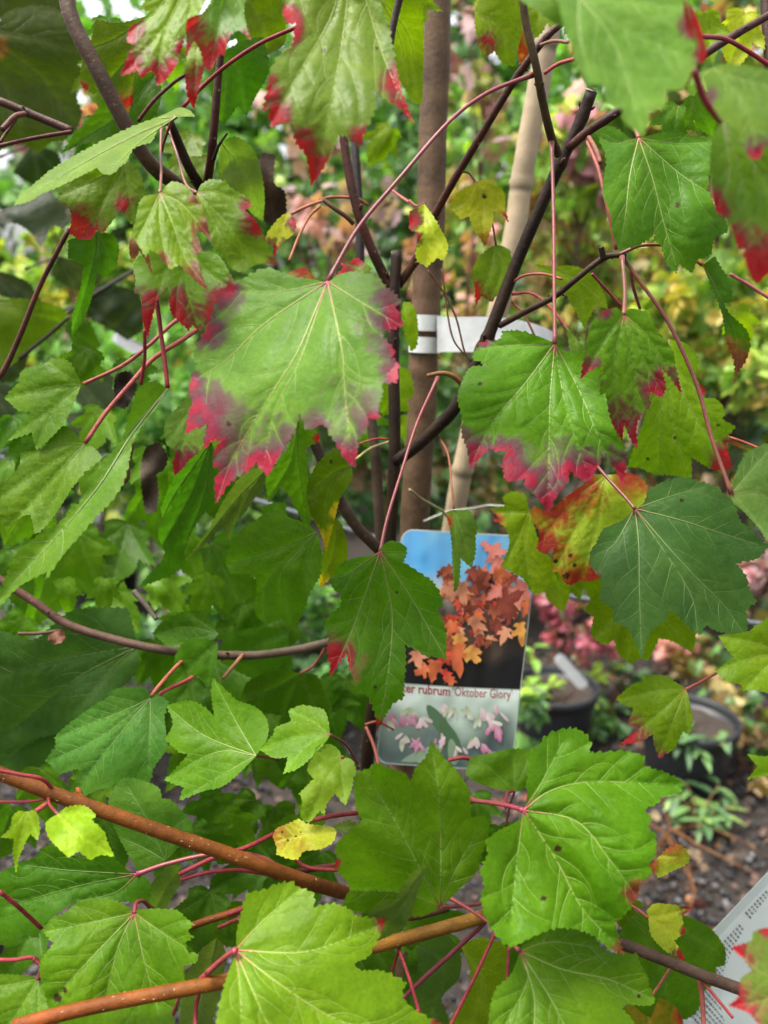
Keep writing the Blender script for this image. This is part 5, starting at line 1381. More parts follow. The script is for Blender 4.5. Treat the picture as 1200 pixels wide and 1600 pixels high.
L([(1130,192),(1113,215),(1110,260),(1113,303),(1120,330),(1134,341),(1147,367),(1153,390),(1163,388),(1165,411),(1177,438),(1187,441),(1201,428),(1225,420),(1245,300),(1225,210),(1170,196)], [[(1160,280),(1185,430)],[(1140,270),(1122,325)],[(1190,270),(1235,370)]], .365, g=(.1,-.3), c=(0.095,0.19,0.03), pal='r', red=[(1185,415,60),(1122,322,24),(1150,375,26),(1215,400,40)], puff=1.0, vc=(.16,.16,.06))
L([(998,216),(987,217),(967,203),(950,197),(932,209),(940,228),(948,250),(944,275),(942,302),(954,335),(957,362),(966,388),(997,384),(1033,358),(1018,376),(1032,383),(1041,411),(1057,428),(1061,413),(1082,427),(1090,407),(1110,397),(1117,373),(1137,363),(1136,350),(1120,333),(1113,313),(1105,290),(1110,263),(1113,233),(1113,213),(1083,213),(1060,207),(1033,207),(1010,213)],
  [[(1020,280),(1035,340),(1058,420)],[(1060,270),(1105,300)],[(985,270),(978,330),(970,383)],[(1060,225),(1110,222)],[(960,225),(935,215)]], .54, g=(.1,-.3), c=(0.070,0.190,0.034), puff=1.2, warp=1.2, spots=[(1058,320,3.5)], vc=(.30,.38,.14), pet=[(992,200),(985,180)], pd=.56, petw=7, petc=(.45,.12,.10))
L([(1098,414),(1117,400),(1128,420),(1141,440),(1145,470),(1131,474),(1140,490),(1166,515),(1172,536),(1167,560),(1154,582),(1147,602),(1147,565),(1135,532),(1128,490),(1112,450)], [[(1125,465),(1150,540),(1150,590)]], .575, g=(.3,-.1), c='deep', fold=.3, pal='b', red=[(1150,570,30),(1140,540,12),(1166,555,10)], pet=[(1070,397),(1040,384),(1000,384),(968,398)], pd=.585, petw=6, petc=(.36,.05,.05))
L([(747,282),(767,283),(787,300),(790,327),(795,348),(783,333),(770,330),(770,348),(757,386),(750,371),(740,360),(733,338),(720,343),(703,324),(713,303),(733,292)], [[(755,330),(757,378)],[(775,305),(793,340)],[(725,315),(708,325)]], .66, g=(0,-.2), c=(0.23,0.30,0.04), pal='o', red=[(792,340,14),(757,378,22,.7)], spots=[(757,307,3.5)])
L([(775,383),(797,390),(800,423),(785,450),(768,472),(752,462),(743,478),(742,450),(737,427),(750,400)], [[(765,430),(746,470)],[(785,420),(768,465)]], .67, g=(0,-.1), c=(0.15,0.25,0.035), pal='r', red=[(742,462,22)], pet=[(768,345),(752,303),(735,273),(722,268)], pd=.655, petw=3.6, petc=(.20,.10,.04))
L([(663,318),(640,330),(640,357),(652,367),(650,404),(667,417),(683,404),(693,408),(700,384),(688,357),(675,335)], [[(665,365),(668,412)],[(680,370),(697,395)]], .66, g=(0,-.3), c=(0.27,0.32,0.022), pal='r', red=[(641,345,18),(650,370,10)], fold=.25, pet=[(652,322),(640,314)], pd=.70, petw=4)
L([(452,330),(463,350),(457,367),(445,376),(437,384),(428,402),(427,383),(413,378),(420,360),(437,340)], [[(440,360),(428,398)]], .65, g=(0,-.3), c='yellow', pal='r', red=[(460,348,12),(430,395,18)])
L([(540,412),(557,402),(580,417),(575,432),(545,432),(530,437),(525,430),(537,418),(530,408)], [[(560,420)]], .66, g=(0,-.6), c='olive', pal='r', red=[(532,420,22),(555,405,14)], sec=False)
L([(452,425),(475,418),(490,432),(492,438),(465,434),(447,430)], [[(480,432)]], .66, g=(0,-.6), c='olive', pal='o', red=[(470,425,24)], sec=False)
L([(622,572),(640,580),(647,616),(637,625),(640,643),(618,643),(598,650),(590,630),(594,600),(610,585)], [[(620,610),(600,645)]], .77, g=(0,-.1), c='lime')
L([(630,472),(643,474),(652,497),(652,537),(643,550),(632,520),(627,490)], [[(642,540)]], .77, g=(0,-.1), c='lime', sec=False)
L([(590,-10),(660,-10),(662,60),(660,162),(645,160),(633,140),(617,110),(612,60),(603,30)], [[(640,60),(650,150)],[(625,60),(636,130)]], .72, g=(0,.1), c=(0.18,0.30,0.022), puff=.6)
L([(742,20),(752,-10),(800,-15),(815,40),(803,104),(785,98),(773,80),(756,92),(745,60)], [[(780,40),(795,95)],[(765,40),(756,85)]], .70, g=(0,0), c=(0.17,0.28,0.024), pal='r', red=[(764,66,16)])
L([(800,-10),(830,-10),(836,50),(822,90),(812,100),(806,60)], [[(820,50),(815,92)]], .72, g=(0,0), c='lime', pal='o', red=[(814,75,26)], sec=False)
L([(865,416),(893,415),(923,427),(943,457),(950,482),(930,478),(913,513),(898,485),(882,457),(865,440),(833,413)], [[(905,450),(912,505)],[(920,445),(945,475)],[(870,425),(838,414)]], .68, g=(0,-.1), c=(0.14,0.26,0.026))
L([(900,528),(885,510),(893,560),(905,575),(915,550)], [[(903,565)]], .60, g=(0,-.1), c='pale', sec=False)
L([(345,85),(385,62),(412,58),(420,110),(400,150),(385,182),(372,164),(350,197),(335,170),(328,120)], [[(375,120),(385,175)],[(355,130),(348,188)]], .66, g=(0,.2), c='deep')
L([(345,222),(370,214),(400,240),(413,300),(411,347),(390,330),(370,300),(340,282)], [[(380,270),(405,340)],[(360,250),(345,278)]], .68, g=(0,.3), c=(0.095,0.165,0.055))
L([(380,-10),(440,-10),(447,60),(425,82),(400,90),(385,60)], [[(410,40),(420,78)]], .66, g=(0,.1), c='olive')
# dead brown leaves still hanging on
L([(412,238),(430,242),(428,285),(445,300),(448,340),(430,350),(412,345),(405,310),(397,262)], [[(420,290),(430,345)]], .74, g=(.2,.2), c=(0.055,0.028,0.016), sec=False, label='dead brown curled leaf', mat=M_DEAD, warp=4)
L([(228,700),(250,690),(262,715),(255,735),(245,742),(248,770),(244,800),(228,802),(222,770),(220,730)], [[(238,750),(235,795)]], .72, g=(.2,.2), c=(0.048,0.032,0.018), sec=False, label='dead brown curled leaf', mat=M_DEAD, warp=4)
L([(180,585),(200,580),(214,595),(208,620),(195,640),(180,632),(178,605)], [[(195,615)]], .70, g=(.2,.2), c=(0.030,0.020,0.014), sec=False, label='dead brown curled leaf', mat=M_DEAD, warp=4)
L([(92,985),(100,985),(102,1000),(90,1006),(76,1003),(76,992)], [[(82,998)]], .70, g=(0,0), c=(0.14,0.06,0.03), sec=False, label='dead brown curled leaf', mat=M_DEAD, warp=3)
# plainer leaves deeper in the tree
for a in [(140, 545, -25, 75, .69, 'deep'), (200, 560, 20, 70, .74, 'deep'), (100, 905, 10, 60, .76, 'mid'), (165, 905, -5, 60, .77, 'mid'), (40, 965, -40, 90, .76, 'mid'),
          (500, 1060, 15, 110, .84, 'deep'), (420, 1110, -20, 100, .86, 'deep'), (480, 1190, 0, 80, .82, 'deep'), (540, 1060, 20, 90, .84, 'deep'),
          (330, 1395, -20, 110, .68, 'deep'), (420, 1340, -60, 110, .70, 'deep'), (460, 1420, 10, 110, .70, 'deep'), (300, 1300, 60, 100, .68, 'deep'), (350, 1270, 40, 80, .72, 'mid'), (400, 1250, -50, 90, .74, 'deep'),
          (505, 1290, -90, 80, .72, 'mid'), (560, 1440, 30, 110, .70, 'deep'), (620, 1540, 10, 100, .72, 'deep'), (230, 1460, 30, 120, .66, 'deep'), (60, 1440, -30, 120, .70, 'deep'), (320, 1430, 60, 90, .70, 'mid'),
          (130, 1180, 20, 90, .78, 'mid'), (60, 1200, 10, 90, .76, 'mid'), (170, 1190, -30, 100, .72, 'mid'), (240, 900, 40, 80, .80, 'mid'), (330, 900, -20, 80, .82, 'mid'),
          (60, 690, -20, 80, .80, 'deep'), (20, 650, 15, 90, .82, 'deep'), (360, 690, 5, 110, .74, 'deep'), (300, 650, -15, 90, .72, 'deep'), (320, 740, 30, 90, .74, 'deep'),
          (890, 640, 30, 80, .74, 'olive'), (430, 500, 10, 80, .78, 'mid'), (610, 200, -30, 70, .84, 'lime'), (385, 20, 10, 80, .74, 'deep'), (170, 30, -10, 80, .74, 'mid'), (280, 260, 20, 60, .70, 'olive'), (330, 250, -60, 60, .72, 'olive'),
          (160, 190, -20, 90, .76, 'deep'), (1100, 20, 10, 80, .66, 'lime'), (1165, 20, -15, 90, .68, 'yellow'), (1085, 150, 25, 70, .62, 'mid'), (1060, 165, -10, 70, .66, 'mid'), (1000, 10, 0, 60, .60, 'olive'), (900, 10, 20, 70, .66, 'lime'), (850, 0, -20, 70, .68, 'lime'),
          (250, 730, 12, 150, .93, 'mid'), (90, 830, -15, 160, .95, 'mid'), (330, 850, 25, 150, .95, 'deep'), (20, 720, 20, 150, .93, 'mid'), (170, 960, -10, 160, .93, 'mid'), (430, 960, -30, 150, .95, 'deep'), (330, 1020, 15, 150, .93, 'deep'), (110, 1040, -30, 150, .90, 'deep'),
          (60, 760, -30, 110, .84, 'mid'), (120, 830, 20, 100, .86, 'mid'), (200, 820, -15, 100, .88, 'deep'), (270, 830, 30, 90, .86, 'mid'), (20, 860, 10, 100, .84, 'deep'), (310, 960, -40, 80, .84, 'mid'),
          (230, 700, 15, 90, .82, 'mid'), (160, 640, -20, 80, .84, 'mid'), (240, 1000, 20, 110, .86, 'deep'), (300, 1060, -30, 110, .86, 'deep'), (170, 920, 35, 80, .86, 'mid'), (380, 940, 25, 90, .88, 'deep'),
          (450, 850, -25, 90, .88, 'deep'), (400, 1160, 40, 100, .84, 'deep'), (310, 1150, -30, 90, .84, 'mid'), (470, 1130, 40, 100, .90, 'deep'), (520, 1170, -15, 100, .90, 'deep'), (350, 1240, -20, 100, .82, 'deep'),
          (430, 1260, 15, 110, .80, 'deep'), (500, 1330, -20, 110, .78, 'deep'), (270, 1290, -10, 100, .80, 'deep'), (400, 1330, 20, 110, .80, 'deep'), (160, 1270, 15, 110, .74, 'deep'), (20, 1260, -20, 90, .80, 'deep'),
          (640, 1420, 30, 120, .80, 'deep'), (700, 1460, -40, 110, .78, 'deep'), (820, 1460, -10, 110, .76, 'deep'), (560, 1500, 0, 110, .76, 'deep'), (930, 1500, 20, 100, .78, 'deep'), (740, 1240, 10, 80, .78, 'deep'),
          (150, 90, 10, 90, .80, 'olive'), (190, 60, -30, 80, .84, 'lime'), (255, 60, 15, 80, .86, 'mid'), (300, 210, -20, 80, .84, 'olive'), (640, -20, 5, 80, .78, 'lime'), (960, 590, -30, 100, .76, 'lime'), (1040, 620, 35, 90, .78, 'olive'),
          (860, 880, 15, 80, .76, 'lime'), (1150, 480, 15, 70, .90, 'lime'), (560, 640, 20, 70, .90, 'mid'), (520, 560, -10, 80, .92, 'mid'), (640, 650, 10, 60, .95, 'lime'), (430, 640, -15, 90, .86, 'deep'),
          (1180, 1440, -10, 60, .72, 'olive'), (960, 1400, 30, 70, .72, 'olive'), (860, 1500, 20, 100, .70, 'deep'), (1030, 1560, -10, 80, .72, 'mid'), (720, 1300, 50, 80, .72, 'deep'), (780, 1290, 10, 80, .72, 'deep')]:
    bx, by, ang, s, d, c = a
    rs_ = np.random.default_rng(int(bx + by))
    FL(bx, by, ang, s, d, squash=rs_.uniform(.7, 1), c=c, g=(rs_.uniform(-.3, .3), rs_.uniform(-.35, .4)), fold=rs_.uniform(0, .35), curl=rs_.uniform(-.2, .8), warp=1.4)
# ------------------------------------------------------------------ dark leaved neighbour at the left
NB = W(-120, 800, 1.25)
NB[2] = 0
NEIGH = thing('dark_maple', 'neighbouring maple with large dull dark leaves at the upper left, out of focus', 'tree', NB)
limb('trunk', [(-130, -200, 1.0), (-128, 300, 1.1), (-124, 700, 1.22)], 40, (0.05, 0.038, 0.03), 46, parent=NEIGH, extra=[NB + (0, 0, .4), NB + (0, 0, -.01)])
limb('branch', [(-126, 560, 1.15), (-40, 590, 1.12), (20, 566, 1.1), (60, 535, 1.08), (108, 496, 1.06)], 9, (0.045, 0.032, 0.026), 5, parent=NEIGH)
limb('branch', [(-126, 420, 1.12), (-60, 380, 1.12), (0, 350, 1.14)], 10, (0.045, 0.032, 0.026), 5, parent=NEIGH)
limb('branch', [(-126, 640, 1.2), (-40, 600, 1.24), (60, 520, 1.28), (150, 460, 1.3), (230, 410, 1.32)], 10, (0.045, 0.032, 0.026), 5, parent=NEIGH)
DOL = (0.050, 0.075, 0.018)
L([(-20, 60), (10, 20), (60, 8), (100, 22), (126, 70), (131, 120), (120, 150), (128, 180), (110, 215), (80, 222), (60, 240), (30, 225), (-10, 240), (-60, 190), (-70, 100)], [[(50, 110), (115, 190)], [(60, 60), (120, 80)], [(10, 140), (40, 225)]], .95, b=(-60, 40), g=(.1, 0), c=DOL, parent=NEIGH, pal='b', red=[(0, 75, 14)], puff=.7, pet=[(-120, 20)], pd=1.05)
L([(-30, -80), (40, -90), (115, -60), (120, 0), (100, 25), (60, 12), (20, 25), (-40, 40)], [[(80, 0)], [(10, 20)]], 1.0, g=(.1, 0), c=DOL, parent=NEIGH, puff=.6)
for o_, tip, d, c in [
    ([(0, 333), (30, 313), (60, 303), (87, 307), (103, 337), (100, 358), (80, 350), (70, 378), (62, 384), (50, 366), (27, 350), (5, 352), (-30, 372)], (66, 378), 1.15, 'slate'),
    ([(-25, 470), (40, 467), (85, 477), (110, 493), (100, 510), (70, 532), (40, 556), (0, 582), (-25, 560)], (95, 505), 1.08, 'olive'),
    ([(130, 472), (150, 448), (200, 450), (222, 470), (224, 512), (200, 532), (168, 512), (140, 497)], (200, 525), 1.3, 'slate'),
    ([(95, 502), (140, 500), (158, 540), (135, 562), (112, 532)], (135, 555), 1.2, 'deep'),
    ([(100, 648), (140, 642), (176, 660), (172, 692), (148, 704), (118, 690)], (150, 698), 1.3, 'slate'),
    ([(-20, 418), (40, 438), (64, 470), (20, 468), (-20, 452)], (55, 466), 1.22, 'slate'),
    ([(-20, 596), (20, 605), (32, 640), (20, 668), (-20, 660)], (18, 660), 1.25, 'slate'),
    ([(90, 400), (130, 410), (160, 430), (150, 458), (110, 450), (80, 430)], (140, 452), 1.3, 'slate'),
    ([(-30, 520), (10, 512), (50, 540), (30, 590), (-20, 600)], (28, 580), 1.3, 'slate'),
    ([(110, 580), (150, 570), (190, 600), (180, 640), (140, 640), (112, 620)], (160, 636), 1.35, 'slate'),
    ([(50, 225), (90, 240), (100, 275), (60, 290), (20, 270)], (60, 285), 1.3, 'dark'),
]:
    L(o_, [[tip], [(o_[2][0], o_[2][1] + 8)], [(o_[-2][0] + 6, o_[-2][1])]], d, g=(.1, random.uniform(-.6, .3)), c=c, parent=NEIGH, puff=.7, sec=False, pet=[(o_[0][0] - 50, o_[0][1] + 20)], pd=d + .02, petw=4, petc=(.1, .04, .03))

# ------------------------------------------------------------------ white tie between trunk and stake
TI = thing('tree_tie', 'white plastic tie looped round the brown trunk and reaching to the bamboo stake', 'tie', W(664, 522, .87))
TO = np.array(TI.location)
tc_, tr_ = W(664.5, 522, .869), 23.4 / F * .87
ax = Wn([(655, 700)], [.90])[0] - Wn([(674, 300)], [.84])[0]
ax = -ax / np.linalg.norm(ax)
e1 = np.cross(ax, FW)
e1 /= np.linalg.norm(e1)
if e1[0] < 0:
    e1 = -e1
e2 = np.cross(ax, e1)
if np.dot(e2, FW) > 0:
    e2 = -e2
px_m = .87 / F
for name_, sgn in (('upper_strap', 1), ('lower_strap', -1)):
    V_, F_ = [], []
    n = 48
    for k in range(n):
        a = 2 * math.pi * k / n
        fr = math.sin(a)                       # 1 in front
        gap = 4.5 + 9 * min(1, max(0, (abs(math.cos(a)) - .62) / .25)) if fr > -0.2 else 4.5
        lo, hi = sgn * gap * px_m, sgn * 28.5 * px_m
        for (z, rr) in ((lo, 0), (hi, 0), (hi, .0011), (lo, .0011)):
            V_.append(tc_ + ax * z + (tr_ + rr) * (math.cos(a) * e1 + math.sin(a) * e2))
    for k in range(n):
        j = (k + 1) % n
        for q in range(4):
            F_.append((k * 4 + q, j * 4 + q, j * 4 + (q + 1) % 4, k * 4 + (q + 1) % 4))
    mesh_obj(name_, V_, F_, M_WHITE, TI, TO, smooth=False)
V_, F_ = [], []
rows = [(683, 494, 551, .849), (694, 495, 550, .852), (725, 495, 550, .856), (758, 495, 550, .862), (790, 497, 549, .872), (815, 501, 546, .884), (838, 507, 541, .898), (856, 514, 536, .915), (866, 520, 532, .935)]
cv = catmull(np.array(rows, float), 4)
for (x, t_, b_, d) in cv:
    for z in (0, .0011):
        for y in (t_, b_):
            V_.append(W(x, y, d + z))
for i in range(len(cv) - 1):
    a, b_ = i * 4, i * 4 + 4
    F_ += [(a, a + 1, b_ + 1, b_), (a + 2, b_ + 2, b_ + 3, a + 3), (a, b_, b_ + 2, a + 2), (a + 1, a + 3, b_ + 3, b_ + 1)]
mesh_obj('flat_strap', V_, F_, M_WHITE, TI, TO, smooth=False)

# ------------------------------------------------------------------ picture label
M_PRINT = col_material('printed_plastic', 0.35, spec=0.25)
M_CARD = plain('label_card', (0.42, 0.46, 0.44), 0.4)
TAGC = [(628, 826, .800), (842, 838, .795), (799, 1204, .838), (587, 1192, .845)]
TL, TR_, BRC, BL = [W(*q) for q in TAGC]
tn = np.cross(TR_ - TL, BL - TL)
tn /= np.linalg.norm(tn)
if np.dot(tn, FW) > 0:
    tn = -tn


def tp(u, v, off=0.0):
    p = (TL * (1 - u) + TR_ * u) * (1 - v) + (BL * (1 - u) + BRC * u) * v
    return p + tn * (off + 0.004 * math.sin(math.pi * u) * (1 - .5 * v))


def uv_of(px, py):
    v = (py - 830) / 368.0
    for _ in range(4):
        xl, xr = 628 + (587 - 628) * v, 842 + (799 - 842) * v
        u = (px - xl) / (xr - xl)
        v = (py - (826 + 12 * u)) / 366.0
    return u, v


LB = thing('picture_label', 'picture label of red leaves and pink flowers with a lettered white band', 'label', TL)
LO = np.array(LB.location)


def in_card(u, v):
    """the card has rounded corners"""
    r, asp = .075, 0.59
    x, y = min(u, 1 - u), min(v, 1 - v) / asp
    return x, y, r


def card_outline():
    pts, r, asp = [], .085, .58
    for cx, cy, a0 in ((r, r * asp, 180), (1 - r, r * asp, 270), (1 - r, 1 - r * asp, 0), (r, 1 - r * asp, 90)):
        for k in range(7):
            a = math.radians(a0 + 15 * k)
            pts.append((cx + r * math.cos(a), cy + r * asp * math.sin(a)))
    return pts


def sheet(poly_uv, colf, off, thick=0, grid=.028):
    """triangulated flat piece on the card"""
    P0 = np.array(poly_uv)
    d_ = []
    for a, b_ in zip(P0, np.roll(P0, -1, 0)):
        n = max(1, int(np.linalg.norm(b_ - a) / grid))
        d_ += [a + (b_ - a) * k / n for k in range(n)]
    d_ = np.array(d_)
    g0 = np.array([(x, y) for x in np.arange(d_[:, 0].min(), d_[:, 0].max(), grid) for y in np.arange(d_[:, 1].min(), d_[:, 1].max(), grid * .6)])
    if len(g0):
        g0 = g0[inside(g0, d_)]
        if len(g0):
            g0 = g0[seg_dist(g0, [np.vstack([d_, d_[:1]])]) > grid * .3]
    pts = np.vstack([d_, g0]) if len(g0) else d_
    res = delaunay_2d_cdt([Vector(p) for p in pts.tolist()], [], [list(range(len(d_)))], 1, 1e-5)
    P = np.array([tuple(q) for q in res[0]])
    return np.array([tp(u, v, off) for u, v in P]), [tuple(f) for f in res[2]], np.array([colf(u, v) for u, v in P])


co = card_outline()
V0 = [tp(u, v, 0) for u, v in co] + [tp(u, v, -.0006) for u, v in co]
m_ = len(co)
Vf, Ff, _ = sheet(co, lambda u, v: (1, 1, 1), 0.0)
Vb, Fb, _ = sheet(co, lambda u, v: (1, 1, 1), -.0006)
g_ = Geo()
g_.add(Vf, Ff)
g_.add(Vb, [f[::-1] for f in Fb])
g_.add(np.array(V0), [(i, (i + 1) % m_, m_ + (i + 1) % m_, m_ + i) for i in range(m_)])
g_.build('card', M_CARD, LB, LO, smooth=False)


def mixc(a, b, t):
    t = max(0, min(1, t))
    return tuple(x * (1 - t) + y * t for x, y in zip(a, b))


def top_bg(u, v):
    n = noise.noise(Vector((u * 4, v * 5, 1)))
    n2 = noise.noise(Vector((u * 11, v * 13, 7)))
    c = mixc((0.055, 0.24, 0.52), (0.20, 0.38, 0.55), .5 + n)
    c = mixc(c, (0.42, 0.38, 0.34), (v - .13 + .12 * n - .10 * u) * 7)
    c = mixc(c, (0.07, 0.045, 0.035), (v - .20 + .1 * n2) * 8)
    c = mixc(c, (0.014, 0.015, 0.016), (v - .33 + .16 * n - .06 * u) * 8)
    return np.array(c) * (1 + .35 * n2)


def low_bg(u, v):
    n = noise.noise(Vector((u * 4, v * 6, 11)))
    n2 = noise.noise(Vector((u * 9, v * 12, 4)))
    c = mixc((0.42, 0.49, 0.45), (0.20, 0.25, 0.21), (v - .675 + .05 * n) * 7)
    c = mixc(c, (0.065, 0.088, 0.088), (v - .76 + .16 * n + .06 * n2) * 6)
    return np.array(c) * (1 + .55 * n2)


gp = Geo()
up = [q for q in co if q[1] < .5]
up = [(co[k][0] * .985 + .0075, co[k][1] * .99 + .004) for k in range(0, 14)]
gp.add(*sheet(up + [(.9925, .640), (.0075, .640)], top_bg, .0003))
lowp = [(co[k][0] * .985 + .0075, co[k][1] * .99 + .004) for k in range(14, 28)]
gp.add(*sheet([(.0075, .645), (.9925, .645)] + lowp, low_bg, .0003))
# printed maple leaves
LCOL = {'p': (0.44, 0.13, 0.11), 'r': (0.36, 0.04, 0.025), 'o': (0.40, 0.095, 0.04), 's': (0.43, 0.17, 0.10), 'd': (0.13, 0.028, 0.020), 'y': (0.45, 0.20, 0.05), 'w': (0.22, 0.055, 0.03)}
PL = [(770, 850, 46, 20, 'p'), (752, 846, 22, 70, 'p'), (781, 868, 34, -30, 'p'), (690, 886, 30, 60, 'd'), (705, 880, 26, -40, 'w'), (735, 884, 36, 30, 'd'), (765, 893, 36, -10, 'd'), (797, 892, 30, 40, 'd'),
      (700, 905, 36, 10, 's'), (672, 918, 30, -40, 's'), (722, 905, 42, 5, 's'), (772, 890, 36, 80, 'o'), (785, 915, 34, -60, 'p'), (760, 912, 40, 200, 'w'), (740, 920, 46, 150, 'd'), (800, 915, 52, 10, 's'), (818, 905, 50, -20, 'p'),
      (820, 935, 46, 30, 'o'), (783, 940, 46, 120, 'd'), (806, 950, 40, -80, 'd'), (745, 948, 40, 0, 'o'), (735, 962, 34, 60, 's'), (775, 966, 30, 15, 'd'), (812, 968, 42, 10, 'y'), (792, 975, 30, -20, 's'), (690, 960, 34, 40, 'd'),
      (708, 955, 36, -10, 'r'), (700, 966, 30, 50, 'o'), (690, 985, 26, 80, 'y'), (715, 985, 30, 20, 'y'), (706, 990, 28, -60, 'w'), (712, 1000, 56, 8, 'o'), (732, 1005, 40, 35, 'y'), (700, 1010, 40, -35, 'r'), (680, 1025, 42, -8, 'o'),
      (694, 1040, 30, 40, 'r'), (668, 1035, 30, -60, 'o'), (705, 1050, 22, 0, 'o'), (660, 900, 30, 0, 's'), (655, 940, 36, 30, 's'), (660, 975, 36, -20, 'o'), (650, 1010, 36, 15, 's'), (750, 985, 22, 0, 'd'), (725, 945, 30, 100, 'd'), (765, 945, 30, 70, 'w')]
rl = np.random.default_rng(21)
for _ in range(80):
    ty = rl.uniform(0, 1)
    PL.insert(0 if rl.random() < .5 else 18, (690 + 130 * rl.random() ** .8 * (1 - .5 * ty), 885 + 130 * ty, rl.uniform(12, 26), rl.uniform(-70, 80), 'dwwoorsp'[rl.integers(8)]))
for k, (px, py, s, a, c) in enumerate(PL):
    a = math.radians(a)
    s = s * .84
    u_ = UNIT * (1 + np.random.default_rng(k).normal(0, .09, UNIT.shape))
    u_[[4, 5, 9, 10, -4, -5, -9, -10], 0] *= .72
    u_ = u_ * (np.random.default_rng(k + 99).uniform(.6, 1), 1)
    q = np.column_stack([px + s * (u_[:, 0] * math.cos(a) + u_[:, 1] * math.sin(a)), py + s * (-u_[:, 0] * math.sin(a) + u_[:, 1] * math.cos(a))])
    uvq = [uv_of(*t) for t in q]
    uvq = [(min(.985, max(.012, x)), min(.633, max(.012, y))) for x, y in uvq]
    c0 = np.array(LCOL[c])
    gp.add(*sheet(uvq, lambda u, v: c0 * (1 + .9 * noise.noise(Vector((u * 12, v * 18, k * 1.7)))) * (1 + .4 * noise.noise(Vector((u * 40, v * 60, k * 1.1)))), .00045 + k * .00002, grid=.03))
# printed flowers and leaves
def petal(px, py, ln, wd_, a, c, c2, k):
    a = math.radians(a)
    pts = []
    for i in range(14):
        t = 2 * math.pi * i / 14
        x, y = wd_ / 2 * math.sin(t) * (1 - .25 * math.cos(t)), ln / 2 - ln / 2 * math.cos(t)
        pts.append(uv_of(px + x * math.cos(a) + y * math.sin(a), py - x * math.sin(a) + y * math.cos(a)))
    b0 = uv_of(px, py)
    pts = [(min(.985, max(.012, x)), min(.985, max(.655, y))) for x, y in pts]
    gp.add(*sheet(pts, lambda u, v: mixc(c, c2, abs(v - b0[1]) * 366 / ln), .0005 + k * .00002, grid=.05))


PKC, PKD, WHP, GRP = (0.42, 0.24, 0.30), (0.30, 0.075, 0.17), (0.46, 0.44, 0.40), (0.22, 0.28, 0.14)
petal(668, 1096, 60, 22, 35, (0.060, 0.105, 0.055), (0.055, 0.10, 0.065), 0)
petal(690, 1120, 66, 28, 22, (0.050, 0.10, 0.045), (0.045, 0.085, 0.05), 1)
petal(690, 1160, 74, 16, -62, (0.17, 0.23, 0.16), (0.14, 0.20, 0.15), 2)
petal(652, 1192, 50, 12, 125, (0.20, 0.25, 0.18), (0.14, 0.19, 0.14), 3)
petal(705, 1150, 44, 16, 8, (0.15, 0.21, 0.14), (0.12, 0.17, 0.12), 4)
i = 5
for px, py, kd, n_ in [(612, 1112, 'b', 3), (604, 1120, 'w', 2), (640, 1104, 'w', 2), (648, 1112, 'b', 3), (660, 1116, 'a', 2), (634, 1112, 'b', 2), (628, 1146, 'w', 2), (634, 1142, 'a', 1), (646, 1156, 'b', 2), (658, 1154, 'b', 3), (686, 1142, 'b', 1), (692, 1144, 'a', 1),
                       (696, 1098, 'a', 3), (710, 1096, 'w', 2), (728, 1104, 'w', 2), (752, 1110, 'w', 3), (764, 1112, 'a', 3), (758, 1104, 'a', 2), (770, 1126, 'b', 2), (778, 1132, 'b', 2), (740, 1148, 'w', 2), (748, 1152, 'a', 2), (752, 1160, 'b', 3), (716, 1166, 'a', 1), (775, 1098, 'a', 2)]:
    r2 = np.random.default_rng(i * 3)
    for j in range(n_ + 2):
        c1, c2 = {'a': (WHP, PKC), 'b': (PKC, PKD), 'w': (GRP, WHP)}[kd]
        petal(px + r2.normal(0, 4), py + r2.normal(0, 4), r2.uniform(11, 22), r2.uniform(4, 7), r2.normal(12, 30), np.array(c1) * r2.uniform(.75, 1.1), np.array(c2) * r2.uniform(.8, 1.1), i)
        i += 1
gp.c = [np.minimum(q * np.where(q.max(1, keepdims=True) < .05, 1.0, 1.45), .75) for q in gp.c]
gp.build('printed_picture', M_PRINT, LB, LO, smooth=False)


def text_mesh(body, x0, x1, base0, base1, bold, h):
    cu = bpy.data.curves.new('lettering', 'FONT')
    cu.body = body
    cu.offset = bold
    cu.resolution_u = 2
    to = bpy.data.objects.new('lettering', cu)
    C.objects.link(to)
    dg = bpy.context.evaluated_depsgraph_get()
    me = to.evaluated_get(dg).to_mesh()
    co_ = np.array([v.co[:] for v in me.vertices])
    fc = [tuple(p.vertices) for p in me.polygons]
    to.evaluated_get(dg).to_mesh_clear()
    bpy.data.objects.remove(to)
    bpy.data.curves.remove(cu)
    w_ = co_[:, 0].max() - co_[:, 0].min()
    t = (co_[:, 0] - co_[:, 0].min()) / w_
    px = x0 + (x1 - x0) * t
    py = base0 + (base1 - base0) * t - co_[:, 1] * h
    return np.array([tp(*uv_of(a, b_), .0006) for a, b_ in zip(px, py)]), fc


gt = Geo()
a, b_ = text_mesh('Acer rubrum', 616, 704, 1075, 1081, .018, 21)
gt.add(a, b_, (0.33, 0.025, 0.05))
a, b_ = text_mesh('\u2018Oktober Glory\u2019', 708, 801, 1081, 1087, .002, 21)
gt.add(a, b_, (0.36, 0.05, 0.075))
gt.build('lettering', M_PRINT, LB, LO, smooth=False)
# the loop of thin strap that carries the label
limb('strap', [(838, 842, .797), (820, 800, .80), (770, 790, .83), (742, 794, .86), (700, 800, .885), (662, 815, .89)], 4, (0.30, 0.30, 0.26), 4, parent=LB, wob=.1)

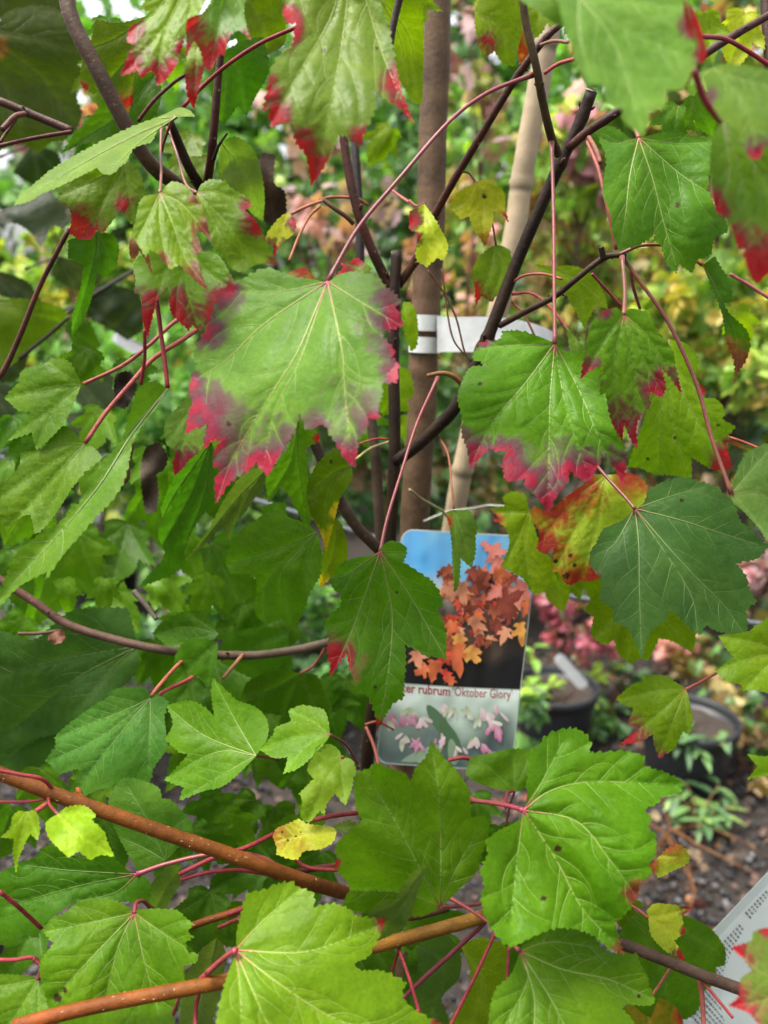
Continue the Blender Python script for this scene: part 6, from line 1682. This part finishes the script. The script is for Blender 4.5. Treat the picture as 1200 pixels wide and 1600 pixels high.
# ------------------------------------------------------------------ printed sheet at the lower right corner
SQ = [(1262, 1297, .74), (1465, 1540, .72), (1222, 1790, .66), (1022, 1553, .70)]
s0, s1, s2, s3 = [W(*q) for q in SQ]
sn = np.cross(s1 - s0, s3 - s0)
sn /= np.linalg.norm(sn)
if np.dot(sn, FW) > 0:
    sn = -sn
SG = thing('information_sheet', 'white printed sheet with small grey lines of text at the lower right corner', 'sign', s0)


def sp_(u, v, off=0.0):
    return (s0 * (1 - u) + s1 * u) * (1 - v) + (s3 * (1 - u) + s2 * u) * v + sn * off


g_ = Geo()
r_ = .03
ol = []
for cx, cy, a0 in ((r_, r_, 180), (1 - r_, r_, 270), (1 - r_, 1 - r_, 0), (r_, 1 - r_, 90)):
    for k in range(5):
        a = math.radians(a0 + 22.5 * k)
        ol.append((cx + r_ * math.cos(a), cy + r_ * math.sin(a)))
m_ = len(ol)
g_.add(np.array([sp_(u, v, 0) for u, v in ol] + [sp_(u, v, -.0012) for u, v in ol]), [tuple(range(m_)), tuple(range(2 * m_ - 1, m_ - 1, -1))] + [(i, (i + 1) % m_, m_ + (i + 1) % m_, m_ + i) for i in range(m_)])
M_SHEET = plain('information_sheet_paper', (0.175, 0.20, 0.19), 0.5)
g_.build('sheet', M_SHEET, SG, np.array(SG.location), smooth=False)
g_ = Geo()
for blk, (u0, u1, v0, nl) in enumerate([(.06, .45, .06, 6), (.07, .5, .20, 5), (.055, .55, .33, 8), (.075, .5, .52, 14), (.06, .5, .82, 7)]):
    for l_ in range(nl):
        v = v0 + l_ * .0185
        u = u0
        end = u1 * (rng.uniform(.5, .7) if l_ == nl - 1 else rng.uniform(.93, 1))
        while u < end:
            wl = rng.uniform(.006, .022)
            g_.add(np.array([sp_(u, v, .0004), sp_(u + wl, v, .0004), sp_(u + wl, v + .0095, .0004), sp_(u, v + .0095, .0004)]), [(0, 1, 2, 3)], np.array((0.07, 0.07, 0.075)) * rng.uniform(.8, 1.3))
            u += wl + .006
g_.build('lettering', M_PRINT, SG, np.array(SG.location), smooth=False)
